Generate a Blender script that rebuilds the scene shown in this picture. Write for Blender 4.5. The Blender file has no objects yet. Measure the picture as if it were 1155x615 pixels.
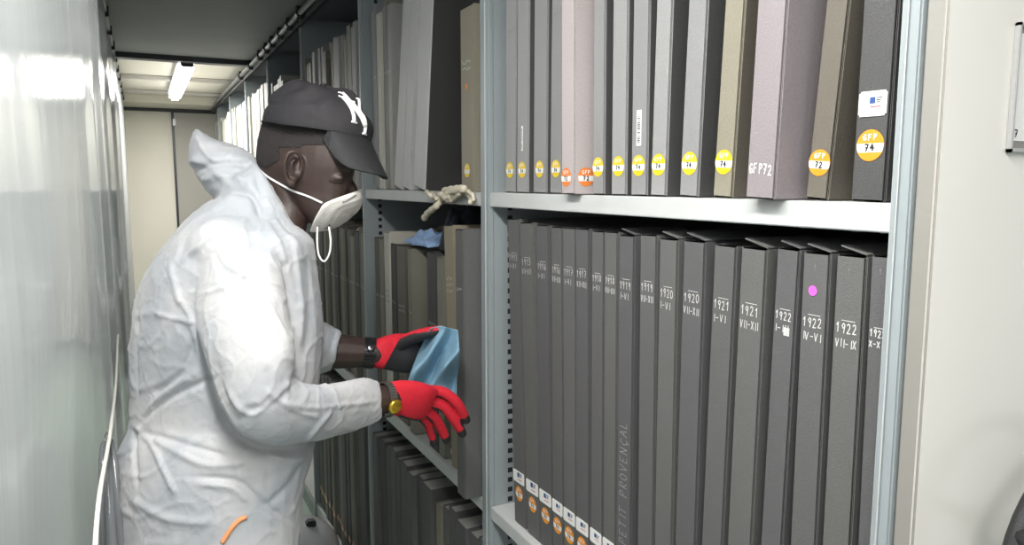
import bpy, bmesh, math, random
import numpy as np
from mathutils import Vector, Matrix, noise
from mathutils.bvhtree import BVHTree
random.seed(7)
S = bpy.context.scene
COL = S.collection
# ------------------------------------------------------------------ camera
EYE = 1.66; F = 834.0
TH = math.atan(100.5/F); PSI = math.radians(26.54)
KF = Vector((math.sin(PSI)*math.cos(TH), math.cos(PSI)*math.cos(TH), -math.sin(TH)))
KR = Vector((math.cos(PSI), -math.sin(PSI), 0))
KU = KR.cross(KF); KD = -KU
ORG = Vector((0, 0, EYE))
cam = bpy.data.objects.new('camera', bpy.data.cameras.new('camera')); COL.objects.link(cam)
cam.matrix_world = Matrix(((KR.x, KU.x, -KF.x, 0), (KR.y, KU.y, -KF.y, 0), (KR.z, KU.z, -KF.z, EYE), (0, 0, 0, 1)))
cam.data.sensor_width = 36; cam.data.lens = 36*F/1155; cam.data.clip_start = 0.01
S.camera = cam
def ray(u, v): return KF + KR*((u-577.5)/F) + KD*((v-307.5)/F)
def P(u, v, w): return ORG + ray(u, v)*w
def onX(u, v, X):
    r = ray(u, v); return ORG + r*(X/r.x)
def onY(u, v, Y):
    r = ray(u, v); return ORG + r*(Y/r.y)
def proj(p):
    q = p-ORG; w = q.dot(KF); return 577.5+F*q.dot(KR)/w, 307.5+F*q.dot(KD)/w, w
# ------------------------------------------------------------------ materials
MATS = {}
def mat(name, col, rough=.6, metal=0, noise_amt=0, noise_scale=40, bump=0, bump_scale=200, spec=.5, emit=None, estr=0, coat=0, stretch=(1, 1, 1), sub=0, alpha=1, ior=1.5):
    if name in MATS: return MATS[name]
    m = bpy.data.materials.new(name); m.use_nodes = True; n = m.node_tree.nodes; l = m.node_tree.links
    b = n['Principled BSDF']; c = (*col, 1)
    b.inputs['Base Color'].default_value = c; b.inputs['Roughness'].default_value = rough; b.inputs['Metallic'].default_value = metal
    b.inputs['Specular IOR Level'].default_value = spec; b.inputs['Coat Weight'].default_value = coat; b.inputs['IOR'].default_value = ior
    b.inputs['Alpha'].default_value = alpha
    if sub: b.inputs['Subsurface Weight'].default_value = sub; b.inputs['Subsurface Scale'].default_value = .01
    if emit: b.inputs['Emission Color'].default_value = (*emit, 1); b.inputs['Emission Strength'].default_value = estr
    tc = n.new('ShaderNodeTexCoord'); mp = n.new('ShaderNodeMapping'); mp.inputs['Scale'].default_value = stretch
    l.new(tc.outputs['Object'], mp.inputs['Vector'])
    if noise_amt:
        t = n.new('ShaderNodeTexNoise'); t.inputs['Scale'].default_value = noise_scale; t.inputs['Detail'].default_value = 6
        l.new(mp.outputs['Vector'], t.inputs['Vector'])
        mx = n.new('ShaderNodeMix'); mx.data_type = 'RGBA'
        mx.inputs['A'].default_value = tuple(x*(1-noise_amt) for x in col)+(1,); mx.inputs['B'].default_value = tuple(min(1, x*(1+noise_amt)) for x in col)+(1,)
        l.new(t.outputs['Fac'], mx.inputs['Factor']); l.new(mx.outputs['Result'], b.inputs['Base Color'])
    if bump:
        t = n.new('ShaderNodeTexNoise'); t.inputs['Scale'].default_value = bump_scale; t.inputs['Detail'].default_value = 5
        l.new(mp.outputs['Vector'], t.inputs['Vector'])
        bp = n.new('ShaderNodeBump'); bp.inputs['Strength'].default_value = bump; bp.inputs['Distance'].default_value = .002
        l.new(t.outputs['Fac'], bp.inputs['Height']); l.new(bp.outputs['Normal'], b.inputs['Normal'])
    MATS[name] = m; return m
def cloth_mat(name, col, r=.55, amt=.08, sc=160):
    return mat(name, col, r, noise_amt=amt*2.5, noise_scale=sc*2.2, bump=.35, bump_scale=sc*3, spec=.4)
STEEL = mat('grey_blue_steel', (.29, .325, .34), .42, noise_amt=.08, noise_scale=9, spec=.5)
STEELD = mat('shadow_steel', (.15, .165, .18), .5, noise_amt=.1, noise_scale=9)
SHELF = mat('pale_shelf_steel', (.54, .555, .55), .4, noise_amt=.06, noise_scale=14)
SLOT = mat('slot_dark', (.012, .012, .014), .8)
BEIGE = mat('beige_enamel', (.82, .80, .75), .22, noise_amt=.05, noise_scale=4, coat=.3)
BEIGE_E = mat('beige_edge', (.26, .25, .23), .4, noise_amt=.05, noise_scale=6)
CREAM = mat('cream_panel', (.72, .68, .58), .5, noise_amt=.06, noise_scale=3)
TAUPE = mat('taupe_panel', (.44, .42, .38), .5, noise_amt=.05, noise_scale=3)
CEILD = mat('dark_ceiling_panel', (.25, .25, .245), .6, noise_amt=.12, noise_scale=5)
DARKM = mat('dark_metal', (.05, .053, .058), .4, metal=.4)
PIPE = mat('pipe_metal', (.3, .31, .31), .35, metal=.6)
FLOORM = mat('green_floor', (.33, .42, .35), .3, noise_amt=.1, noise_scale=12)
WHITEP = mat('white_paper', (.8, .8, .78), .6)
INK = mat('black_ink', (.015, .015, .02), .7)
BLUEI = mat('blue_ink', (.03, .08, .25), .7)
REDI = mat('red_ink', (.6, .03, .08), .7)
CHALK = mat('white_pencil', (.66, .66, .64), .8)
CHALKD = mat('faint_pencil', (.24, .24, .235), .8)
YEL = mat('yellow_sticker', (.78, .55, .02), .45)
ORA = mat('orange_sticker', (.80, .30, .02), .45)
RORA = mat('red_orange_sticker', (.80, .22, .04), .45)
MAG = mat('magenta_dot', (.65, .13, .62), .5)
RED = mat('red_knit', (.62, .012, .03), .75, noise_amt=.15, noise_scale=120, bump=.5, bump_scale=500)
BLK = mat('black_rubber', (.018, .018, .02), .6, bump=.4, bump_scale=400)
# ------------------------------------------------------------------ mesh helpers
def link(name, bm, mats, parent=None, smooth=False, angle=None):
    me = bpy.data.meshes.new(name); bm.to_mesh(me); bm.free()
    o = bpy.data.objects.new(name, me); COL.objects.link(o)
    for m in (mats if isinstance(mats, (list, tuple)) else [mats]): me.materials.append(m)
    if smooth:
        for p in me.polygons: p.use_smooth = True
    if parent: o.parent = parent
    return o
def empty(name, loc=(0, 0, 0), rot=(0, 0, 0)):
    o = bpy.data.objects.new(name, None); COL.objects.link(o); o.location = loc; o.rotation_euler = rot
    o.empty_display_size = .05; return o
def tag(o, label, cat, group=None, kind=None):
    o['label'] = label; o['category'] = cat
    if group: o['group'] = group
    if kind: o['kind'] = kind
    return o
def struct(o):
    o['kind'] = 'structure'; return o
def bx(bm, a, b, mi=0, bev=0, M=None):
    r = bmesh.ops.create_cube(bm, size=1)
    vs = r['verts']; c = [(a[i]+b[i])/2 for i in range(3)]; s = [abs(b[i]-a[i]) for i in range(3)]
    for v in vs: v.co = Vector((c[0]+v.co.x*s[0], c[1]+v.co.y*s[1], c[2]+v.co.z*s[2]))
    fs = {f for v in vs for f in v.link_faces}
    if bev:
        es = list({e for v in vs for e in v.link_edges})
        rr = bmesh.ops.bevel(bm, geom=es, offset=bev, segments=2, affect='EDGES', clamp_overlap=True)
        fs = set(rr['faces']) | {f for f in fs if f.is_valid}
        vs = list({v for f in fs for v in f.verts})
    for f in fs:
        if f.is_valid: f.material_index = mi
    if M:
        for v in set(vs):
            if v.is_valid: v.co = M @ v.co
def tube(bm, pts, r, n=8, mi=0, closed=False):
    pts = [Vector(p) for p in pts]; N = len(pts); rings = []
    rs = r if isinstance(r, (list, tuple)) else [r]*N
    up = None
    for i, p in enumerate(pts):
        if closed: t = pts[(i+1) % N]-pts[i-1]
        else: t = pts[min(i+1, N-1)]-pts[max(i-1, 0)]
        t.normalize()
        if up is None:
            up = Vector((0, 0, 1)) if abs(t.z) < .9 else Vector((1, 0, 0))
        a = (up-t*up.dot(t)).normalized(); b = t.cross(a); up = a
        rings.append([bm.verts.new(p+(a*math.cos(2*math.pi*k/n)+b*math.sin(2*math.pi*k/n))*rs[i]) for k in range(n)])
    for i in range(N if closed else N-1):
        A, B = rings[i], rings[(i+1) % N]
        for k in range(n):
            f = bm.faces.new((A[k], A[(k+1) % n], B[(k+1) % n], B[k])); f.material_index = mi
    if not closed:
        for R_, rev in ((rings[0], True), (rings[-1], False)):
            f = bm.faces.new(R_[::-1] if rev else R_); f.material_index = mi
def spline(pts, n=8):
    pts = [Vector(p) for p in pts]; out = []
    for i in range(len(pts)-1):
        p0 = pts[max(i-1, 0)]; p1 = pts[i]; p2 = pts[i+1]; p3 = pts[min(i+2, len(pts)-1)]
        for k in range(n):
            t = k/n
            out.append(.5*((2*p1)+(p2-p0)*t+(2*p0-5*p1+4*p2-p3)*t*t+(3*p1-p0-3*p2+p3)*t**3))
    out.append(pts[-1]); return out
def disc(bm, c, r, ax1, ax2, mi=0, a0=0, a1=2*math.pi, n=28, chord=False):
    """flat disc (or circular segment when chord) """
    vs = [bm.verts.new(c+ax1*(r*math.cos(a0+(a1-a0)*k/n))+ax2*(r*math.sin(a0+(a1-a0)*k/n))) for k in range(n+(1 if chord else 0))]
    f = bm.faces.new(vs); f.material_index = mi
# ------------------------------------------------------------------ stroke font
G = {
 '0': [[(.5, 1), (.15, .8), (.1, .4), (.3, .02), (.6, 0), (.85, .3), (.85, .7), (.5, 1)]],
 '1': [[(.2, .7), (.55, 1), (.5, 0)]],
 '2': [[(.15, .8), (.4, 1), (.75, .9), (.75, .6), (.15, 0), (.9, .03)]],
 '4': [[(.55, 1), (.1, .4), (.9, .42)], [(.65, .75), (.6, 0)]],
 '5': [[(.85, 1), (.3, 1), (.25, .6), (.6, .6), (.8, .3), (.5, 0), (.1, .08)]],
 '6': [[(.75, 1), (.3, .7), (.12, .3), (.35, 0), (.75, .1), (.75, .42), (.4, .5), (.15, .3)]],
 '7': [[(.1, 1), (.85, .97), (.4, 0)], [(.3, .5), (.75, .52)]],
 '8': [[(.5, .52), (.2, .75), (.45, 1), (.75, .8), (.5, .52), (.15, .22), (.45, 0), (.8, .2), (.5, .52)]],
 '9': [[(.8, .85), (.45, 1), (.15, .75), (.4, .5), (.78, .62), (.8, .9), (.6, 0)]],
 'I': [[(.5, 1), (.48, 0)]], 'V': [[(.08, 1), (.45, 0), (.9, 1)]], 'X': [[(.1, 1), (.9, 0)], [(.9, 1), (.1, 0)]],
 '-': [[(.15, .5), (.85, .5)]], '+': [[(.5, 1), (.5, 0)], [(.2, .65), (.8, .65)]],
 'G': [[(.85, .85), (.5, 1), (.12, .55), (.4, 0), (.85, .1), (.85, .45), (.5, .45)]],
 'F': [[(.2, 0), (.22, 1), (.9, 1)], [(.2, .55), (.75, .55)]],
 'P': [[(.2, 0), (.2, 1), (.75, .95), (.8, .65), (.5, .5), (.2, .5)]],
 'E': [[(.85, 1), (.2, 1), (.2, 0), (.85, 0)], [(.2, .52), (.7, .52)]],
 'T': [[(.05, 1), (.95, 1)], [(.5, 1), (.5, 0)]],
 'R': [[(.2, 0), (.2, 1), (.75, .95), (.8, .65), (.2, .5), (.85, 0)]],
 'O': [[(.5, 1), (.15, .8), (.12, .3), (.45, 0), (.8, .2), (.88, .7), (.5, 1)]],
 'N': [[(.15, 0), (.15, 1), (.82, 0), (.85, 1)]],
 'C': [[(.88, .85), (.5, 1), (.12, .55), (.4, 0), (.88, .12)]],
 'A': [[(.05, 0), (.5, 1), (.92, 0)], [(.25, .4), (.75, .4)]],
 'L': [[(.2, 1), (.2, 0), (.85, 0)]],
 ',': [[(.5, 0), (.6, -.18), (.35, -.3)]],
 '=': [[(-.2, 0), (4.2, .1)]],
}
def writing(bm, text, org, ex, ey, h, pitch, r, cw=None, mi=0, jit=.06):
    """flat pen strokes: org lower left, ex/ey unit dirs; h height, pitch per char"""
    cw = cw or pitch*.78; nrm = ex.cross(ey)
    x = 0; seg = 0
    for ch in text:
        if ch in G:
            dx = random.uniform(-jit, jit); dy = random.uniform(-jit, jit)
            for st in G[ch]:
                pts = [org+ex*(x+(a+dx)*cw)+ey*((b+dy)*h) for a, b in st]
                for i in range(len(pts)-1):
                    d = pts[i+1]-pts[i]
                    if d.length < 1e-6: continue
                    d.normalize(); s = d.cross(nrm)*r
                    a, b = pts[i]-d*r*.5, pts[i+1]+d*r*.5
                    lift = nrm*(.0002+.000025*(seg % 9)); seg += 1
                    vs = [bm.verts.new(q) for q in (a-s+lift, b-s+lift, b+s+lift, a+s+lift)]
                    f = bm.faces.new(vs); f.material_index = mi
        x += pitch*(.62 if ch in 'I,' else (0 if ch == '' else 1))
# ------------------------------------------------------------------ archive boxes
YN = Vector((0, -1, 0)); ZP = Vector((0, 0, 1))
def case_mesh(t, h, d, board=.003):
    """clamshell case: spine board, two covers with joint grooves; local x depth from the spine face, y thickness, z up"""
    bm = bmesh.new()
    bx(bm, (0, -t/2+.0010, 0), (board+.001, t/2-.0010, h), bev=.0022)
    bx(bm, (.0016, -t/2, 0), (d, -t/2+board, h), bev=.0012)
    bx(bm, (.0016, t/2-board, 0), (d, t/2, h), bev=.0012)
    return bm
def tray_mesh(t, h, d):
    bm = bmesh.new(); bx(bm, (.0032, -t/2+.0032, .003), (d-.004, t/2-.0032, h-.004), bev=.001); return bm
CACHE = {}
def archive_box(X, Yc, z, t, h, d, lean, m, label, group, name='archive_box', tray=None, pieces=True, yaw=0):
    key = (round(t, 4), round(h, 3), round(d, 3), m.name, (tray or m).name)
    o = empty(name, (X, Yc, z+abs(math.sin(lean))*t/2+.0006), (lean, 0, yaw))
    tag(o, label, 'box', group)
    if key not in CACHE:
        c = link('case', case_mesh(t, h, d), m, o)
        tr = link('inner_tray', tray_mesh(t, h, d), tray or m, o); CACHE[key] = (c, tr)
    else:
        for s in CACHE[key]:
            c = s.copy(); COL.objects.link(c); c.parent = o
    return o
def round_sticker(o, zc, r, m, band=True, txt='', yc=0, side=None, t=0, ink=None):
    """paper disc on the spine, coloured above and below a white band"""
    bm = bmesh.new()
    if side is None: c = Vector((-.0006, yc, zc)); e1 = YN; e2 = ZP
    else: c = Vector((side, -t/2-.0006, zc)); e1 = Vector((1, 0, 0)); e2 = ZP
    nn = e1.cross(e2)
    disc(bm, c, r, e1, e2, 0)
    st = link('round_sticker', bm, m, o)
    bm = bmesh.new(); c2 = c+nn*.0002
    y0, y1 = (-.45, .12) if band else (-.6, .2)
    a0 = math.asin(y0); a1 = math.asin(y1); vs = []
    for k in range(9): a = a0+(a1-a0)*k/8; vs.append(bm.verts.new(c2+e1*(.97*r*math.cos(a))+e2*(r*math.sin(a))))
    for k in range(9): a = math.pi-a1+(a1-a0)*k/8; vs.append(bm.verts.new(c2+e1*(.97*r*math.cos(a))+e2*(r*math.sin(a))))
    bm.faces.new(vs); link('white_band', bm, WHITEP, st)
    bm = bmesh.new()
    writing(bm, 'GFP', c2-e1*r*.55+e2*r*.32, e1, e2, r*.36, r*.38, r*.035, mi=0)
    link('printed_letters', bm, WHITEP, st)
    if txt:
        bm = bmesh.new(); writing(bm, txt, c2-e1*r*.38-e2*r*.36, e1, e2, r*.42, r*.4, r*.05)
        link('written_number', bm, ink or INK, st)
def white_label(o, zc, w, h, logo=True, yc=0):
    bm = bmesh.new(); c = Vector((-.0009, yc, zc))
    bx(bm, (-.0012, yc-w/2, zc-h/2), (-.0004, yc+w/2, zc+h/2))
    es = [e for e in bm.edges if abs((e.verts[0].co-e.verts[1].co).normalized().x) > .9]
    bmesh.ops.bevel(bm, geom=es, offset=.002, segments=3, affect='EDGES')
    l = link('white_label', bm, WHITEP, o)
    if logo:
        bm = bmesh.new()
        def q(y0, z0, y1, z1, mi):  # along reading direction
            p = [(-.0014, yc-y, zc+zz) for y, zz in ((y0, z0), (y1, z0), (y1, z1), (y0, z1))]
            f = bm.faces.new([bm.verts.new(x) for x in p]); f.material_index = mi
        s = w/30
        q(-3*s, 0*s, 3*s, 6*s, 0)
        for k in range(3): q(4*s, (4.6-2*k)*s, (10-k)*s, (5.6-2*k)*s, 1)
        q(-2*s, -3.4*s, 9*s, -2.4*s, 2)
        link('label_print', bm, [BLUEI, INK, REDI], l)
def bar_label(o, zc, w, h):
    bm = bmesh.new(); bx(bm, (-.001, -w/2, zc-h/2), (-.0003, w/2, zc+h/2)); l = link('barcode_label', bm, WHITEP, o)
    bm = bmesh.new(); z = zc-h*.42
    while z < zc+h*.42:
        k = random.choice((.0006, .001, .0014))
        p = [(-.0013, w*.28, z), (-.0013, -w*.3, z), (-.0013, -w*.3, z+k), (-.0013, w*.28, z+k)]
        bm.faces.new([bm.verts.new(x) for x in p]); z += k+random.choice((.0008, .0012, .002))
    link('bars', bm, INK, l)
def date_writing(o, l1, l2, zc, t, m=None, over=True):
    bm = bmesh.new(); w = t*.74; p = w/4; hh = min(.012, p*1.5)
    org = Vector((-.0004, w/2, zc))
    writing(bm, l1, org, YN, ZP, hh, p, .0006)
    if over: writing(bm, '=', org+YN*w*.28+ZP*hh*1.3, YN, ZP, .001, p*.6, .0004, cw=p*.55)
    n = sum(.62 if c == 'I' else 1 for c in l2); p2 = min(p, w/n)
    writing(bm, l2, org-ZP*hh*1.5, YN, ZP, hh*.85, p2, .00055)
    link('handwritten_date', bm, m or CHALK, o)
def squiggle(o, zc, t, m=None, rows=2):
    bm = bmesh.new(); w = t*.7
    for r_ in range(rows):
        z = zc-r_*.017; pts = []
        for k in range(9): pts.append(Vector((-.0006, w/2-w*k/8, z+random.uniform(-.004, .006))))
        for i in range(8):
            d = (pts[i+1]-pts[i]).normalized(); s = Vector((0, -d.z, d.y))*.0007
            bm.faces.new([bm.verts.new(q) for q in (pts[i]-s, pts[i+1]-s, pts[i+1]+s, pts[i]+s)])
    link('handwriting', bm, m or CHALK, o)
def flap(o, t, h, m, tilt=.25, d=.12):
    bm = bmesh.new(); bx(bm, (0, 0, 0), (d, t-.004, .0016))
    f = link('top_flap', bm, m, o); f.location = (.004, -t/2+.002, h+.0008); f.rotation_euler = (tilt, 0, 0)
def from_px(bL, bR, tL, X):
    """bL=(u,v) left edge low, bR right edge low, tL left edge high -> Yc at base, thickness, lean"""
    a = onX(*bL, X); b = onX(*bR, X); c = onX(*tL, X)
    return a, b, c

ZU, ZL, ZB = EYE-.020, EYE-.745, EYE-1.550     # shelf tops
XF = .69
grey = lambda n, v, tint=(1, 1, 1): cloth_mat(n, (v*tint[0], v*tint[1], v*tint[2]))
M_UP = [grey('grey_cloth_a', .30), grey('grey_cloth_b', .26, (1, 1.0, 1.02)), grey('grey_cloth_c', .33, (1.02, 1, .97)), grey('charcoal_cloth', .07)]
M_PINK = grey('pinkish_grey_cloth', .40, (1.08, .96, .97)); M_GFP = grey('mauve_grey_cloth', .24, (1.07, .95, 1.0))
M_KH = grey('khaki_cloth', .24, (1.08, 1.0, .78)); M_KHD = grey('dark_khaki_cloth', .12, (1.1, 1.0, .82)); M_TAN = grey('tan_paper', .27, (1.12, .98, .72))
M_LOW = [grey('dark_grey_board_a', .115), grey('dark_grey_board_b', .125, (1, 1, .97)), grey('dark_grey_board_c', .108, (1, .99, 1.03))]
M_PALE = grey('pale_grey_cloth', .52, (1, 1, .985)); M_DK = grey('near_black_cloth', .04)
M_CREAMB = grey('cream_cloth', .5, (1.02, 1, .88)); M_OLIVE = grey('olive_grey_cloth', .20, (1.03, 1.02, .84))

# ---- near bay, upper shelf
UP = [ # uLb,uRb,vb, uLt,vt, X, mat, sticker mat, number, extras, label
 (569.5, 580.8, 205, 570.7, 5, .70, 0, YEL, '74', '', 'slim grey archive box touching the left post of the near bay upper shelf'),
 (582.5, 595.5, 205, 583.4, 5, .70, 0, YEL, '74', 'bar', 'slim grey upper-shelf box with a narrow barcode strip, second from left post'),
 (601.2, 616.3, 205, 602.4, 5, .70, 1, YEL, '74', '', 'plain grey upper-shelf box with yellow round sticker, third from left post'),
 (620, 634, 205, 622, 5, .705, 1, YEL, '74', '', 'slim grey upper-shelf box tucked against the left side of the pinkish box'),
 (633, 648, 205, 633, 5, .672, 2, RORA, '72', 'side', 'pinkish grey upper-shelf box with red-orange 72 stickers on spine and side'),
 (668.2, 681.2, 205, 669.4, 5, .70, 1, YEL, '74', '', 'grey upper-shelf box directly right of the pinkish box with 72 stickers'),
 (689, 706, 205, 691, 5, .70, 0, YEL, '74', '', 'grey upper-shelf box between the pinkish box and the box with wide barcode label'),
 (711.2, 729.4, 205, 714, 5, .70, 1, YEL, '74', 'bar2', 'grey upper-shelf box with a broad white barcode label above its yellow sticker'),
 (733.5, 751.3, 205, 740, 5, .70, 0, YEL, '74', '', 'grey upper-shelf box just right of the broad barcode label box'),
 (766.3, 787.7, 205, 776, 5, .70, 1, YEL, '74', '', 'grey upper-shelf box with dark side just left of the khaki sticker box'),
 (804.3, 826.5, 205, 817, 5, .70, 4, YEL, '74', '', 'khaki upper-shelf box with yellow sticker left of the thick mauve box'),
 (840.5, 873.5, 215, 853.6, 5, .668, 5, None, '', 'gfp', 'thick mauve grey box lettered GFP72 overhanging the upper shelf edge'),
 (909.6, 938, 205, 931, 5, .70, 6, ORA, '72', '', 'dark olive upper-shelf box with orange 72 sticker right of the mauve box'),
 (957, 999, 205, 970, 5, .69, 3, ORA, '74', 'lab', 'charcoal upper-shelf box with white label over orange 74 sticker at the right end'),
]
mm = {0: M_UP[0], 1: M_UP[1], 2: M_PINK, 3: M_UP[3], 4: M_KH, 5: M_GFP, 6: M_KHD}
def settle(rows):
    """rows of [Y at base, thickness, slope, height]: thin neighbours until none cross"""
    for _ in range(3):
        for p, q in zip(rows, rows[1:]):
            for z in (0, min(p[3], q[3])):
                over = (q[0]+q[1]/2+q[2]*z)-(p[0]-p[1]/2+p[2]*z)+.0006
                if over > 0:
                    p[1] -= over/2; p[0] += over/4; q[1] -= over/2; q[0] -= over/4
    return rows
TT = {}
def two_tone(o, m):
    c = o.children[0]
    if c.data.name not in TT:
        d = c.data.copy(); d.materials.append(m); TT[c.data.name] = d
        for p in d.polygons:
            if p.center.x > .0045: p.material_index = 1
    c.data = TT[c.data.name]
upr = []
for (a, b, v, c, vt, X, mi, sm, num, ex, lab) in UP:
    A = onX(a, v, X); B = onX(b, v, X); C = onX(c, vt, X); sl = (C.y-A.y)/(C.z-A.z)
    upr.append([(A.y+B.y)/2-sl*(A.z-ZU), A.y-B.y, sl, .61])
settle(upr)
for i, (a, b, v, c, vt, X, mi, sm, num, ex, lab) in enumerate(UP):
    Yb, t, sl, _ = upr[i]; lean = -math.atan(sl)
    o = archive_box(X, Yb, ZU, t, .61 if i != 11 else .63, .40, lean, mm[mi], lab, 'archive boxes on the near upper shelf')
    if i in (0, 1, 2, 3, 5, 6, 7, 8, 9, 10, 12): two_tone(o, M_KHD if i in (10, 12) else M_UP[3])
    r = .0165; zs = {13: .059, 12: .042}.get(i, .047)
    if sm: round_sticker(o, zs if i != 4 else .03, min(r, t*.47), sm, True, num, yc=(t*.1 if i == 4 else 0))
    if ex == 'bar': bar_label(o, .11, .006, .05)
    if ex == 'bar2': bar_label(o, .105, .012, .055)
    if ex == 'side': round_sticker(o, .03, r, RORA, True, '72', side=onY(661, 201, Yb-t/2).x-X, t=t)
    if ex == 'gfp':
        bm = bmesh.new(); writing(bm, 'GFP72', Vector((-.0006, t*.40, .030)), YN, ZP, .0115, t*.165, .0009, jit=.1)
        link('handwriting', bm, CHALK, o)
    if ex == 'lab': white_label(o, .102, t*.80, .026)
    if i in (0, 3, 5, 6, 7, 8): squiggle(o, .33, t, CHALKD, 1)
# ---- near bay, lower shelf
LO = [ # left edge at top u, right edge at top u, v top measured, left edge u low, v low, top v, date, label bits
 (573, 586, 290, 580.0, 575, 247, '1915', 'I-VI'), (586.8, 601.6, 290, 594.6, 590, 251, '1915', 'VII-XII'),
 (604, 619, 290, 608.5, 590, 254, '1916', 'I-VI'), (621, 634, 290, 622.7, 590, 256, '1916', 'VII-XII'),
 (634.5, 648.7, 290, 635.6, 590, 257, '1917', 'I-VI'), (649, 664, 290, 649.7, 590, 258, '1917', 'VII-XII'),
 (666.8, 681, 290, 665.6, 590, 260.5, '1918', 'I-VI'), (681.5, 696.8, 290, 679.9, 600, 261.5, '1918', 'VII-XII'),
 (697, 715, 290, 694, 600, 265, '1919', 'I-VI'), (721.4, 740.4, 290, 718.4, 600, 264.5, '1919', 'VII-XII'),
 (743, 764, 290, 737.5, 600, 269, '1920', 'I-VI'), (770, 794.5, 295, 760.8, 600, 271, '1920', 'VII-XII'),
 (804.4, 829.6, 295, 791, 600, 276, '1921', 'I-VI'), (834.8, 864, 295, 820, 600, 279, '1921', 'VII-XII'),
 (875, 901, 297, 857.8, 600, 280, '1922', 'I-III'), (905, 936, 297, 891, 600, 284, '1922', 'IV-VI'),
 (942.6, 977, 298, 927, 600, 287, '1922', 'VII-IX'), (981.6, 1008, 298, 967, 600, 288, '1922', 'X-XII')]
lor = []
for i, (a, b, v, c, vl, vt, d1, d2) in enumerate(LO):
    X = .705 if i < 9 else .70
    A = onX(a, v, X); B = onX(b, v, X); C = onX(c, vl, X); T = onX(a, vt, X); sl = (A.y-C.y)/(A.z-C.z)
    lor.append([(A.y+B.y)/2-sl*(A.z-ZL), A.y-B.y, sl, T.z-ZL])
settle(lor)
for i, (a, b, v, c, vl, vt, d1, d2) in enumerate(LO):
    X = .705 if i < 9 else .70
    Yb, t, sl, h = lor[i]; lean = -math.atan(sl)
    ord_ = 'dark grey lower-shelf box of the near bay'
    labs = {8: 'dark box pencilled PETIT PROVENÇAL up its spine, dated 1919 I-VI', 15: 'dark grey 1922 IV-VI box with a magenta dot near the top of its spine',
            14: 'dark grey 1922 box whose second date line ends in a smudge', 17: 'dark grey 1922 box partly hidden by the right post'}
    lab = labs.get(i, f'{ord_}, pencil dated {d1} {d2}')
    m = M_LOW[i % 3]
    o = archive_box(X, Yb, ZL, t, h, .42, lean, m, lab, 'dated boxes on the near lower shelf')
    date_writing(o, d1, d2, h-.088, t)
    white_label(o, .107, t*.94, .026); round_sticker(o, .070, min(.0165, t*.46), ORA, True, '74' if i < 9 else '')
    if i in (8, 10, 11, 13, 14, 15, 16): flap(o, t, h, m, -.02 + random.uniform(.22, .3))
    if i == 8:
        pz = onX(700, 613, X).z-ZL; pp = (onX(700, 486, X).z-onX(700, 613, X).z)/13.2
        bm = bmesh.new(); writing(bm, 'PETIT PROVENC', Vector((-.0006, -t*.22, pz)), ZP, Vector((0, 1, 0)), t*.46, pp, .0005, jit=.03)
        n0 = len('PETIT PROVENC'); 
        writing(bm, 'AL', Vector((-.0006, -t*.22, pz+pp*(n0-.38))), ZP, Vector((0, 1, 0)), t*.46, pp, .0005)
        writing(bm, ',', Vector((-.0006, -t*.22, pz+pp*(n0-1.38))), ZP, Vector((0, 1, 0)), t*.46, pp, .0005)
        link('handwritten_title', bm, grey('soft_pencil', .42), o)
    if i == 15:
        bm = bmesh.new(); disc(bm, Vector((-.0007, t*.05, h-.045)), .0062, YN, ZP); link('magenta_dot', bm, MAG, o)
    if i in (15, 16, 17):
        bm = bmesh.new(); writing(bm, '+', Vector((-.0006, .003, h-.02)), YN, ZP, .007, .006, .0003); link('pencil_mark', bm, CHALKD, o)
    if i == 14:
        bm = bmesh.new()
        for k in range(3): bx(bm, (-.0012, -.004-.003*k, h-.107), (-.0002, -.0018-.003*k, h-.097))
        link('white_smudge', bm, CHALK, o)
# ---- generic rows
ORD = ['first', 'second', 'third', 'fourth', 'fifth', 'sixth', 'seventh', 'eighth', 'ninth', 'tenth', 'eleventh', 'twelfth', 'thirteenth', 'fourteenth', 'fifteenth', 'sixteenth', 'seventeenth', 'eighteenth', 'nineteenth', 'twentieth', 'twenty-first', 'twenty-second', 'twenty-third', 'twenty-fourth']
def px_box(uL, uR, v, X, z, h, m, lab, grp, lean=0, d=.40, tray=None, uT=None, vT=None, clampY=None):
    A = onX(uL, v, X); B = onX(uR, v, X); t = A.y-B.y; sl = 0
    if uT is not None:
        C = onX(uT, vT, X); sl = (C.y-A.y)/(C.z-A.z); lean = -math.atan(sl)
    return archive_box(X, (A.y+B.y)/2-sl*(A.z-z), z, t, h, d, lean, m, lab, grp, tray=tray), t
# middle bay upper
g = 'boxes on the middle upper shelf'
o, t = px_box(520.3, 534, 195, .695, ZU, .424, M_KH, 'khaki box with a red mark and bent lid by the wide post', g)
round_sticker(o, .05, .0165, YEL, True, ''); flap(o, t, .424, M_KH, -.12, .3); squiggle(o, .30, t)
bm = bmesh.new(); disc(bm, Vector((-.0006, 0, .245)), .0075, YN, ZP, n=5); link('red_mark', bm, RORA, o)
bm = bmesh.new(); writing(bm, 'V', Vector((.03, -t/2-.0006, .36)), Vector((1, 0, 0)), ZP, .03, .03, .001); link('side_writing', bm, CHALK, o)
o, t = px_box(466.8, 480, 195, .675, ZU, .64, M_PALE, 'big pale-spined box with broad black side left of the khaki box', g, uT=474, vT=5, tray=M_DK)
o.children[0].data.materials.append(M_DK)
me = o.children[0].data
for p in me.polygons:
    if p.center.x > .004: p.material_index = 1
o, t = px_box(455, 462.6, 195, .682, ZU, .64, M_PALE, 'pale grey leaning box immediately left of the one with black side', g, uT=463.8, vT=5)
o, t = px_box(445.5, 454.2, 195, .685, ZU, .64, M_PALE, 'pale grey leaning box next to the slim olive boxes, upper shelf', g, uT=454.5, vT=5)
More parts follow.
